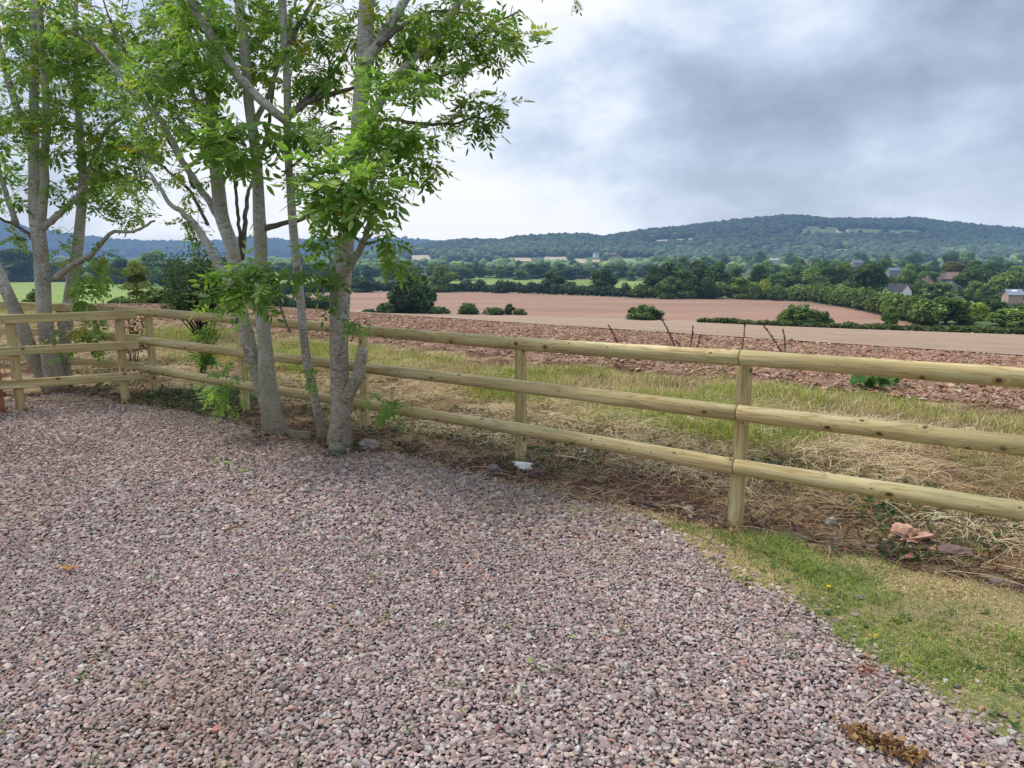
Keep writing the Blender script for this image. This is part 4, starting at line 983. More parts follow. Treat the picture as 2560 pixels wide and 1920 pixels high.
    m2 = stem3([(128, 985, 50), (102, 930, 46), (72, 860, 44), (45, 790, 42), (20, 735, 38), (0, 690, 36), (-30, 620, 32), (-80, 480, 28), (-140, 200, 20), (-170, -100, 8)], Y, .05, .0)
    m3 = stem3([(158, 985, 50), (160, 900, 42), (166, 830, 38), (172, 760, 36), (185, 680, 34), (193, 620, 32), (200, 560, 30), (205, 500, 28), (205, 430, 26), (200, 340, 24), (195, 250, 20), (190, 150, 16), (190, 0, 12), (190, -200, 6)], Y, .15, .5)
    br = [stem3(*a) for a in [
        ([(88, 440, 26), (76, 350, 22), (50, 290, 18), (30, 230, 16), (15, 180, 14), (0, 120, 13), (-40, 0, 8)], Y, 0, -.2),
        ([(140, 695, 18), (185, 660, 14), (228, 636, 12), (260, 600, 10), (285, 579, 9), (330, 580, 7), (387, 552, 5)], Y, .0, -.4),
        ([(104, 570, 18), (150, 535, 14), (183, 502, 13), (210, 470, 10), (240, 425, 8), (275, 350, 6), (300, 320, 4)], Y, 0, -.3),
        ([(92, 605, 10), (50, 570, 8), (0, 546, 6), (-40, 530, 4)], Y, 0, -.2),
        ([(205, 470, 12), (240, 380, 10), (280, 310, 8), (320, 290, 5)], Y, .4, .2),
        ([(40, 560, 14), (20, 500, 12), (0, 440, 10), (-30, 380, 6)], Y, 0, .3)]]
    blobs = [(50, 60, 100, 100, 8.9, 1.4, 75, .27, 'b'), (180, 70, 110, 100, 8.9, 1.4, 90, .27, 'b'), (110, 210, 120, 110, 8.8, 1.4, 95, .27, 'b'), (270, 170, 100, 110, 8.9, 1.2, 80, .27, 'b'), (40, 330, 70, 100, 8.9, 1.0, 45, .26, 'b'),
             (190, 350, 110, 90, 8.8, 1.2, 75, .26, 'b'), (290, 380, 90, 70, 8.8, 1.0, 55, .25, 'b'), (240, 470, 110, 55, 8.7, .9, 48, .24, 'b'), (350, 430, 40, 50, 8.7, .5, 16, .22, 'b'), (25, 470, 50, 60, 8.8, .6, 24, .25, 'n'), (330, 530, 60, 30, 8.6, .4, 9, .2, 'b'),
             (225, 720, 45, 90, 8.6, .3, 42, .24, 'n'), (200, 830, 45, 60, 8.6, .3, 24, .22, 'n'), (160, 600, 22, 60, 8.8, .3, 8, .2, 'b'), (25, 592, 26, 12, 8.6, .2, 5, .2, 'b'), (-120, 200, 120, 250, 8.9, 1.2, 60, .28, 'b'), (100, -150, 260, 100, 8.9, 1.2, 70, .28, 'b'), (250, 640, 26, 16, 8.5, .2, 5, .2, 'b'), (130, 845, 14, 6, 8.4, .05, 1, .16, 'n')]
    ash('multi stemmed ash tree leaning at the far left between the two fences', gr(138, 985), [m0, m1, m2, m3], br, blobs, 104, .70, .80, thin=.76)

# ------------------------------------------------------------------ small foreground things
def rock_thing(name, label, cat, px, py, w, h, z0, c, seed, flat=.7, V0=ICO3_V, T0=ICO3_T, group=None, rough=.25, z=0.0):
    rng = np.random.default_rng(seed); p = gr(px, py, z); s = mpp(p[1]); rx, rz = w * s / 2, h * s / 2
    n = V0 * 1.0; f = 1 + rough * (vnoise(n[:, 0] * 2 + seed, n[:, 1] * 2 + n[:, 2] * 1.7, 3) - .5) * 2 + rough * .5 * (vnoise(n[:, 0] * 5 + seed, n[:, 1] * 5 + n[:, 2] * 4, 5) - .5)
    V = n * f[:, None] * np.array([rx, rx * flat, rz]); a = rng.uniform(0, 3); 
    V[:, 2] = np.maximum(V[:, 2], -rz * .75); V += p + np.array([0, rx * .3, rz * .72])
    cc = np.tile(np.asarray(c, float), (len(V), 1)) * (.75 + .5 * vnoise(n[:, 0] * 4 + seed, n[:, 2] * 4 + n[:, 1] * 3, 7))[:, None]
    o = mk(name, V, T0, None, MAT['clod'], col=cc, origin=p, smooth=False)
    return tag(o, label, cat, group)

def sheet_thing(name, label, cat, p, rx, ry, amp, c, seed, nx=26, ny=20, freq=3.0, group=None, mat='plain'):
    u, v = np.meshgrid(np.linspace(-1, 1, nx), np.linspace(-1, 1, ny), indexing='ij'); rad = 1 + .25 * (vnoise(np.arctan2(v, u) * 2 + seed, u * 0 + 3.3) - .5)
    X, Y = u * rx * rad, v * ry * rad; Z = amp * (np.abs(fbm(u * freq + seed, v * freq, 4, seed) - .45) * 3.2 + .12 - .25 * (u * u + v * v) * .5)
    X = X + amp * 1.2 * (fbm(u * 2 + 9, v * 2 + seed, 3, 4) - .45)
    V = np.stack([X, Y, np.maximum(Z, .0)], -1).reshape(-1, 3) + p
    cc = np.tile(np.asarray(c), (len(V), 1)) * (.7 + .6 * fbm(u * 4, v * 4, 3, seed + 2).reshape(-1, 1) + .1)
    return tag(mk(name, V, None, grid(nx, ny), MAT[mat], col=cc, origin=p, smooth=False), label, cat, group)

def build_small():
    rng = np.random.default_rng(77)
    rock_thing('mossy_log', 'grey green mossy log end lying on the gravel at the foot of the thick ash', 'log', 838, 1142, 46, 40, 0, (.17, .165, .115), 3, .9)
    rock_thing('rock', 'pale lumpy stone just right of the thick ash trunk', 'rock', 922, 1128, 54, 34, 0, (.27, .22, .19), 5)
    rock_thing('rock', 'dull grey brown rock to the left of the white pipe shard', 'rock', 1232, 1184, 34, 26, 0, (.2, .15, .14), 8)
    rock_thing('rock', 'dark red brown stone touching the right side of the white pipe shard', 'rock', 1342, 1202, 44, 36, 0, (.11, .065, .06), 9)
    rock_thing('rock', 'small white flint lying left of the crumpled brown paper', 'rock', 2078, 1316, 26, 24, 0, (.40, .38, .33), 12, rough=.6)
    rock_thing('rock', 'flat slate coloured stone at the bank below the bottom rail near the right edge', 'rock', 2400, 1398, 90, 34, 0, (.17, .11, .105), 14)
    rock_thing('rock', 'rounded stone half sunk in the lawn below the dandelion', 'rock', 2150, 1500, 30, 14, 0, (.23, .16, .14), 15)
    rock_thing('broken_brick', 'chalky beige brick fragment on the soil left of the dandelion lawn', 'brick', 1722, 1288, 30, 30, 0, (.40, .31, .22), 16, V0=ICO2_V, T0=ICO2_T)
    rock_thing('broken_brick', 'salmon pink brick shard lying flat below the crumpled paper', 'brick', 2272, 1398, 44, 12, 0, (.42, .2, .15), 18)
    rock_thing('rock', 'pale pink stone in front of the crumpled brown paper', 'rock', 2218, 1372, 30, 16, 0, (.38, .22, .17), 19)
    # white half-pipe shard leaning against post foot
    p = gr(1305, 1180); s = mpp(p[1]); B = Buf(); n = 12; a0 = np.linspace(.1, PI - .1, n); ln = 40 * s; r = 16 * s; ax = nrm(np.array([.9, .25, -.15])); sd = nrm(np.cross(ax, [0, 0, 1])); up = np.cross(sd, ax)
    V = []
    for rr in (r, r * .82):
        for e in (0, 1):
            jag = .12 * np.sin(a0 * 5 + e) * ln
            V.append(p + np.array([0, 0, .03]) + np.outer(np.full(n, (e - .5) * ln) + jag, ax) + np.outer(np.cos(a0) * rr, sd) + np.outer(np.sin(a0) * rr, up))
    V = np.concatenate(V); Q = []
    for i in range(n - 1):
        Q += [(i, i+1, n+i+1, n+i), (2*n+i, 3*n+i, 3*n+i+1, 2*n+i+1), (i, 2*n+i, 2*n+i+1, i+1), (n+i, n+i+1, 3*n+i+1, 3*n+i)]
    Q += [(0, n, 3*n, 2*n), (n-1, 3*n-1, 4*n-1, 2*n-1)]
    B.add(V, None, Q, (.62, .61, .56)); tag(B.mk('pipe_shard', MAT['plain'], None, True, p), 'broken white glazed pipe shard at the foot of a middle fence post', 'pipe shard')
    # peg in front of it
    B = Buf(); q = gr(1295, 1196); tube(B, [q, q + np.array([.005, 0, .09])], [.008, .006], 6, (.3, .22, .12)); tag(B.mk('wooden_peg', MAT['twig'], None, False, q), 'short wooden peg standing in front of the white pipe shard', 'peg')
    B = Buf(); a, b = gr(1385, 1153) + [0, 0, .05], gr(1482, 1166) + [0, 0, .04]; tube(B, [a, (a + b) / 2 + [0, 0, .006], b], [.009, .008, .006], 8, (.52, .44, .33)); tag(B.mk('stick', MAT['twig'], None, True, a), 'pale peeled stick lying on the bank between the two nearest posts', 'stick')
    B = Buf(); a, b = gr(1575, 1262) + [0, 0, .03], gr(1650, 1282) + [0, 0, .03]; tube(B, [a, (a + b) / 2 + [0, 0, .008], b], [.014, .013, .008], 8, (.07, .055, .05)); tag(B.mk('stick', MAT['twig'], None, True, a), 'dark rotten stick at the edge of the gravel', 'stick')
    B = Buf(); a, b = gr(560, 1338) + [0, 0, .03], gr(612, 1322) + [0, 0, .03]; tube(B, [a, b], [.007, .004], 6, (.25, .13, .07)); tag(B.mk('stick', MAT['twig'], None, True, a), 'thin reddish twig lying on the open gravel', 'stick')
    B = Buf(); a, b = gr(1922, 1348) + [0, 0, .02], gr(1985, 1292) + [0, 0, .07]; a, b = gr(2166, 1782) + [0, 0, .03], gr(2212, 1748) + [0, 0, .03]; tube(B, [a, b], [.004, .003], 6, (.5, .42, .28)); tag(B.mk('stick', MAT['twig'], None, True, a), 'short straw coloured stalk on the gravel above the withered plant', 'stick')
    # timber edging board between the trunks
    a, b = gr(722, 1100) + [0, 0, 0], gr(775, 1106); d = nrm(b - a); h = .1; w = np.array([-d[1], d[0], 0]) * .03; B = Buf()
    V = [a, b, b + w, a + w]; V = V + [v + np.array([0, 0, h * .9]) for v in V]
    B.add(V, None, [(0, 1, 5, 4), (1, 2, 6, 5), (2, 3, 7, 6), (3, 0, 4, 7), (4, 5, 6, 7)], (.2, .175, .12)); tag(B.mk('edging_board', MAT['twig'], None, False, a), 'weathered timber edging board between the twin and slim ash trunks', 'board')
    # crumpled paper
    V4, T4 = subdiv(ICO3_V, ICO3_T); p = gr(2270, 1362); n = V4; q = np.abs(fbm(n[:, 0] * 2.1 + 4, n[:, 1] * 2.1 + n[:, 2] * 1.7, 4, 3) - .46) * 3.4; q2 = np.abs(vnoise(n[:, 0] * 5 + n[:, 2] * 3, n[:, 1] * 5 + 2, 12) - .5)
    V = n * (.55 + 1.0 * q + .45 * q2)[:, None] * np.array([.145, .10, .055]); V[:, 2] = np.maximum(V[:, 2] + .35 * V[:, 0] * .3, -.02) + .03
    tag(mk('crumpled_paper', V + p, T4, None, MAT['plain'], col=np.array([.46, .275, .19]) * (.5 + .55 * np.clip(q + q2, 0, 1))[:, None], origin=p), 'crumpled brown paper sack lying on the bank at right', 'paper')
    # dried plant on the gravel
    B = Buf(); p0, p1 = gr(2105, 1835), gr(2300, 1915)
    tube(B, [p0 + [0, 0, .024], (p0 + p1) / 2 + [.01, 0, .03], p1 + [0, 0, .022]], [.004, .005, .003], 5, (.2, .11, .05))
    for i in range(260):
        f = rng.random() ** .8; q = p0 + (p1 - p0) * f + np.array([rng.normal(0, .022), rng.normal(0, .022), .022 + abs(rng.normal(0, .007))]); a = rng.uniform(0, 6.28); l = rng.uniform(.012, .036); w = l * rng.uniform(.10, .24)
        d = np.array([math.cos(a), math.sin(a), rng.normal(0, .4)]); s_ = np.array([-math.sin(a), math.cos(a), rng.normal(0, .5)]); cu = np.array([0, 0, l * .35])
        c = np.array([(.27, .15, .055), (.17, .085, .035), (.38, .24, .10), (.10, .05, .025)][rng.integers(0, 4)]) * rng.uniform(.8, 1.2)
        B.add([q - s_*w, q + s_*w, q + d*l*.5 + s_*w*1.2 + cu, q + d*l*.5 - s_*w*1.2 + cu, q + d*l + s_*w*.3, q + d*l - s_*w*.3], None, [(0, 1, 2, 3), (3, 2, 4, 5)], c)
    tag(B.mk('withered_plant', MAT['blade'], None, False, p0), 'curled brown withered weed lying on the gravel at the bottom right', 'dead plant')
    for lab, px, py, sz, c, nn in [('orange brown dead leaf cluster lying on the gravel at left', 175, 1432, .03, (.36, .16, .04), 12), ('rusty curled leaf scrap on the gravel beside the lawn edge', 2170, 1690, .022, (.3, .085, .04), 9),
                                   ('faded russet leaf scrap near the top of the gravel at left', 245, 1216, .02, (.34, .15, .06), 8)]:
        B = Buf(); p = gr(px, py)
        tube(B, [p + [-sz, 0, .02], p + [0, sz * .3, .024], p + [sz, 0, .02]], [.002, .003, .0015], 5, np.array(c) * .6)
        for i in range(nn):
            q = p + np.array([rng.normal(0, sz * .8), rng.normal(0, sz * .5), .022 + rng.uniform(0, .008)]); a = rng.uniform(0, 6.28); l = sz * rng.uniform(.7, 1.3); d = np.array([math.cos(a), math.sin(a), .2]); s_ = np.array([-math.sin(a), math.cos(a), .1]) * l * .3
            B.add([q, q + d*l*.5 + s_, q + d*l, q + d*l*.5 - s_], None, [(0, 1, 2, 3)], np.array(c) * rng.uniform(.7, 1.3))
        tag(B.mk('dead_leaf', MAT['blade'], None, False, p), lab, 'leaf')
    # fallen green leaves
    for lab, px, py, sz in [('pale green fallen ash leaf lying on the gravel below the twin ash', 545, 1164, .13), ('smaller yellow green leaf scrap right of the fallen ash leaf', 592, 1184, .08), ('single green leaf dropped on the gravel near the lawn corner', 1450, 1292, .07)]:
        B = Buf(); p = gr(px, py) + np.array([0, 0, .035]); place_leaves(B, np.array([p, p]), np.array([(1, .2, .0), (-.6, .5, .0)]), np.array([sz, sz * .8]), np.array([(.30, .42, .16), (.26, .40, .12)]), rng)
        tag(B.mk('fallen_leaf', MAT['ash_leaf'], None, False, p), lab, 'leaf')
    # dandelion
    p = gr(2070, 1480); t = thing('dandelion', 'bright yellow dandelion flower open in the short lawn', 'flower', p); B = Buf(); hd = p + np.array([0, .0, .028])
    for i in range(26):
        a = i / 26 * 2*PI * 2.2; l = .012 * (1 if i < 14 else .65); d = np.array([math.cos(a), math.sin(a), .25 + (.5 if i >= 14 else 0)]); s_ = np.array([-math.sin(a), math.cos(a), 0]) * .0035
        B.add([hd, hd + d*l*.6 + s_, hd + d*l, hd + d*l*.6 - s_], None, [(0, 1, 2, 3)], (.85, .62, .02))
    B.mk('petals', MAT['blade'], t); B = Buf(); tube(B, [p, hd], [.002, .002], 6, (.2, .3, .08)); B.mk('stalk', MAT['blade'], t)
    p = gr(2182, 1600); B = Buf(); hd = p + np.array([0, 0, .02])
    for i in range(2):
        a = i * 2.6 + .3; d = np.array([math.cos(a), math.sin(a), .2]); s_ = np.array([-math.sin(a), math.cos(a), 0]) * .007; B.add([hd, hd + d*.012 + s_, hd + d*.026, hd + d*.012 - s_], None, [(0, 1, 2, 3)], (.62, .36, .03))
    tag(B.mk('yellow_leaf', MAT['blade'], None, False, p), 'small amber yellow leaf on the grass beside the gravel edge', 'leaf')
    # big leafed burdock by the plough edge
    p = gr(2205, 978); t = thing('burdock_plant', 'low plant with broad blue green leaves at the ploughed field edge', 'plant', (p[0], p[1], H1(p[0], p[1]))); z0 = H1(p[0], p[1])
    for i in range(7):
        px = (2150, 2180, 2215, 2232, 2165, 2200, 2226)[i]; q = gr(px, 968 + (i % 3) * 5); q[2] = z0 + .10 + rng.uniform(0, .06); n = 14; an = np.linspace(0, 2*PI, n, endpoint=False); rr = rng.uniform(.07, .13)
        V = np.stack([np.cos(an) * rr * 1.15, np.sin(an) * rr, .05 * np.sin(an * 2 + i) + .02 * np.sin(an * 5)], 1); V = V @ np.array([[1, 0, 0], [0, .75, .6], [0, -.6, .75]]).T + q
        V = np.concatenate([V, [q + [0, 0, -.02]]]); mk('leaf', V, [(n, k, (k + 1) % n) for k in range(n)], None, MAT['ash_leaf'], t, np.array([.075, .15, .065]) * rng.uniform(.8, 1.2))
    # dock seed heads standing behind the top rail
    docks = [(1545, 858, 1520, 812, 'second', 1), (1690, 870, 1655, 798, '', 2), (1722, 868, 1732, 815, '', 3), (1738, 868, 1752, 838, '', 4), (1852, 880, 1861, 802, '', 5), (1958, 884, 1905, 808, '', 6), (1962, 884, 1957, 822, '', 7), (1700, 866, 1688, 850, '', 8)]
    labs = ['leaning dark dock seed head left of all the others behind the top rail', 'tall curved dock seed head second from the left behind the top rail', 'slender dock spike rising from the middle clump', 'short right leaning dock spike in the middle clump',
            'upright dock seed head directly above the nearest fence post', 'thick left leaning dock seed head farthest right behind the rail', 'thin dock twig beside the thick right hand seed head', 'stubby dock shoot at the left of the middle clump']
    for (bx, by, tx, ty, _, k), lab in zip(docks, labs):
        g0 = gr(bx, by + 6); Yd = float(g0[1]); b = g0; tp = at(tx, ty, Yd + .1); g = np.array([b[0], b[1], H1(b[0], b[1])]); q = Yd / 7.2
        mid = g + (tp - g) * .5 + np.array([.02, 0, 0]); P2, r2 = smooth_path([g, mid, tp], [.004 * q, .0035 * q, .002 * q], .04); B = Buf(); tube(B, P2, r2, 6, (.085, .045, .035))
        q = q * .72; n = int(np.linalg.norm(tp - g) / (.0022 * q)); f = rng.uniform(.02, 1, n) ** .8; c = g + (tp - g) * f[:, None] + np.array([.02, 0, 0]) * (4 * f * (1 - f))[:, None]
        c = c + rng.normal(0, 1, (n, 3)) * np.array([.011, .011, .010]) * q * ((1.15 - .7 * f) * (.45 + .55 * (vnoise(f * 9, f * 0 + k) > .4)))[:, None]
        V, T = rocks(c, rng.uniform(.003, .0075, n) * q, rng, .8); B.add(V, T, None, np.repeat(np.array([.06, .028, .022]) * rng.uniform(.6, 1.7, (n, 1)), 12, 0))
        tag(B.mk('dock_plant', MAT['twig'], None, False, g), lab, 'plant', 'brown dock seed heads behind the fence')
    # brown dock at left beside corner post
    p = at(325, 880, 9.6); g = np.array([p[0], p[1], H1(p[0], p[1])]); B = Buf()
    for i in range(5):
        tp = at(310 + i * 12, 795 + abs(i - 2) * 10, 9.6); tube(B, [g + [rng.normal(0, .03), 0, 0], (g + tp) / 2 + [.01, 0, 0], tp], [.007, .006, .003], 5, (.1, .055, .035))
    n = 260; px, py = rng.uniform(300, 368, n), rng.uniform(795, 880, n); c = np.array([at(a, b, 9.6 + rng.normal(0, .08)) for a, b in zip(px, py)]); V, T = rocks(c, rng.uniform(.008, .022, n), rng, .5)
    B.add(V, T, None, np.repeat(np.array([.13, .06, .035]) * rng.uniform(.6, 1.5, (n, 1)), 12, 0)); tag(B.mk('dock_plant', MAT['twig'], None, False, g), 'rust brown dead dock plant between the two corner posts', 'plant')
    # bare hanging dead twig between the stems
    B = Buf(); P2, r2 = smooth_path([at(690, 735, 6.3), at(702, 770, 6.3), at(712, 800, 6.28), at(725, 832, 6.25)], [.006, .008, .009, .007], .03); tube(B, P2, r2, 6, (.16, .13, .1)); tag(B.mk('dead_twig', MAT['twig'], None, True, P2[0]), 'bare snapped twig hanging between the twin and slim ash', 'twig')
    # brick pier at the left edge
    x1, y0, hgt = -5.43, 7.02, .61; t = thing('brick_pier', 'low red brick pier cut off by the left picture edge', 'pier', (x1 - .22, y0 + .2, 0)); B = Buf(); C = Buf()
    def box(Bf, a, b, c):
        (ax, ay, az), (bx, by, bz) = a, b; V = [(ax, ay, az), (bx, ay, az), (bx, by, az), (ax, by, az), (ax, ay, bz), (bx, ay, bz), (bx, by, bz), (ax, by, bz)]
        Bf.add(V, None, [(0, 3, 2, 1), (4, 5, 6, 7), (0, 1, 5, 4), (1, 2, 6, 5), (2, 3, 7, 6), (3, 0, 4, 7)], c)
    box(C, (x1 - .44, y0 + .006, -.1), (x1 - .006, y0 + .434, hgt - .012), (.33, .29, .25)); C.mk('mortar', MAT['plain'], t)
    for r in range(8):
        z = r * .077; cc = lambda: np.array([.40, .145, .085]) * rng.uniform(.75, 1.2)
        xs = [x1, x1 - .225, x1 - .45] if r % 2 == 0 else [x1, x1 - .105, x1 - .33, x1 - .45]
        for a, b in zip(xs[:-1], xs[1:]):
            box(B, (b + .005, y0, z + .005), (a - .0 if a == x1 else a - .005, y0 + .1, z + .07), cc())
        yss = [y0 + .11, y0 + .335, y0 + .44] if r % 2 else [y0 + .11, y0 + .215, y0 + .44]
        for a, b in zip(yss[:-1], yss[1:]): box(B, (x1 - .1, a, z + .005), (x1, b - .01, z + .07), cc())
    B.mk('brickwork', MAT['plain'], t)

# ------------------------------------------------------------------ distant trees, hedges, woods
def cards(P, N, size, cols, rng, buf, aspect=1.0):
    n = len(P); N = nrm(N); a = nrm(np.cross(N, rng.normal(size=(n, 3)))); b = np.cross(N, a); s = size[:, None]
    k = rng.uniform(.6, 1.4, (n, 4, 1))
    V = np.stack([P - a * s * k[:, 0], P - b * s * aspect * k[:, 1], P + a * s * k[:, 2], P + b * s * aspect * k[:, 3]], 1)
    V[:, 1] += N * s * .3; V[:, 3] += N * s * .3
    Q = np.arange(n * 4).reshape(n, 4)
    buf.add(V.reshape(-1, 3), None, Q, np.repeat(cols, 4, 0))

def crown_buf(lobes, n, card, rng, base=(.105, .165, .045), core=.82, up=.35, var=.35):
    L_ = np.array(lobes); B = Buf(); base = np.array(base)
    area = L_[:, 3] * L_[:, 4] + L_[:, 4] * L_[:, 5]; lf = 1 + rng.normal(0, .18, len(L_))
    k = rng.choice(len(L_), n, p=area / area.sum()); d = nrm(rng.normal(size=(n, 3))); d[:, 2] = np.where(d[:, 2] < -.35, -d[:, 2], d[:, 2])
    P = L_[k, :3] + d * L_[k, 3:6] * (np.clip(rng.normal(.95, .13, n), .7, 1.32) + .16 * (vnoise(d[:, 0] * 5 + k, d[:, 1] * 5 + d[:, 2] * 4) - .5))[:, None]
    ins = np.zeros(n, bool)
    for i in range(len(L_)):
        q = (P - L_[i, :3]) / L_[i, 3:6]; ins |= ((q * q).sum(1) < .62) & (k != i)
    P, d, k = P[~ins], d[~ins], k[~ins]; n = len(P)
    N = d + rng.normal(0, .55, (n, 3)) + np.array([0, 0, up])
    c = base * ((1 - var) + 2 * var * rng.random((n, 1))) * lf[k][:, None] * (0.62 + .5 * np.clip(d[:, 2:3] * .6 + .5, 0, 1))  # last factor paints top light into the leaf colour, darker underneath
    c = c * (1 + np.array([.5, .35, 0]) * (rng.random((n, 1)) < .18))
    cards(P, N, card * rng.uniform(.6, 1.35, n), c, rng, B)
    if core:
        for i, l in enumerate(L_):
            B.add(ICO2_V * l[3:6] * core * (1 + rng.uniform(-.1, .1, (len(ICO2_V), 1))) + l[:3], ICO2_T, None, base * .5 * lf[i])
    return B

def make_protos():
    out = []
    rng = np.random.default_rng(9)
    forms = [('round', .02, 1.0), ('broad', .05, 1.0), ('tall', .03, .9), ('loose', .1, .85), ('bush', .0, 1.0)]
    for fi, (nm, low, dens) in enumerate(forms * 2):
        lobes = []; nl = rng.integers(12, 19)
        if nm == 'bush':
            for i in range(26):
                a = rng.uniform(0, 2*PI); e = math.asin(rng.uniform(.0, 1)); q = rng.uniform(.52, .74); r = rng.uniform(.13, .2)
                lobes.append((.5 * q * math.cos(e) * math.cos(a), .5 * q * math.cos(e) * math.sin(a), .12 + .72 * q * math.sin(e), r, r, r * 1.15))
            for i in range(16):
                a = rng.uniform(0, 2*PI); e = math.asin(rng.uniform(.15, 1)); q = rng.uniform(.74, .95); r = rng.uniform(.05, .085)
                lobes.append((.5 * q * math.cos(e) * math.cos(a), .5 * q * math.cos(e) * math.sin(a), .12 + .8 * q * math.sin(e), r, r, r * 1.5))
            lobes.append((0, 0, .3, .32, .32, .42)); nl = 0
        for i in range(nl):
            a = rng.uniform(0, 2*PI); z = low + (1 - low) * rng.uniform(.12, .86); 
            prof = math.sin(PI * min(1, max(.1, (z - low) / (1 - low) * .9 + .12))) ** .6
            if nm == 'tall': prof *= .9
            if nm == 'bush': prof = math.sqrt(max(.08, 1 - z * z * .9))
            rad = .34 * prof * math.sqrt(rng.random()) * 1.02; r = rng.uniform(.13, .21) * (.9 if nm != 'tall' else .85)
            z = min(z, 1 - r * .85)
            lobes.append((rad * math.cos(a), rad * math.sin(a), z, r * 1.1, r * 1.1, r * rng.uniform(.75, 1.0)))
        lobes.append((0, 0, .5 + low * .3, .3, .3, .33))
        if nm == 'round':
            for i in range(9):
                a = i / 9 * 2 * PI + rng.uniform(0, .5); q = .27 if nm == 'bush' else .2; lobes.append((q * math.cos(a), q * math.sin(a), .14, .17, .17, .15))
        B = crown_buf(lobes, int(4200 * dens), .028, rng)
        V = np.concatenate(B.v); T = np.concatenate(B.t); Q = np.concatenate(B.q); c = np.concatenate(B.c)
        V[:, 2] = np.maximum(V[:, 2], .0); V[:, 2] /= np.percentile(V[:, 2], 99.8); V[:, :2] *= .46 / np.percentile(np.abs(V[:, :2]), 99.3)
        T2 = Buf(); tube(T2, [(0, 0, -.05), (.01, 0, .12), (0, .01, .3), (0, 0, .55)], [.045, .035, .03, .015], 7, (.07, .055, .045))
        out.append((nm, V, T, Q, c, T2))
    return out

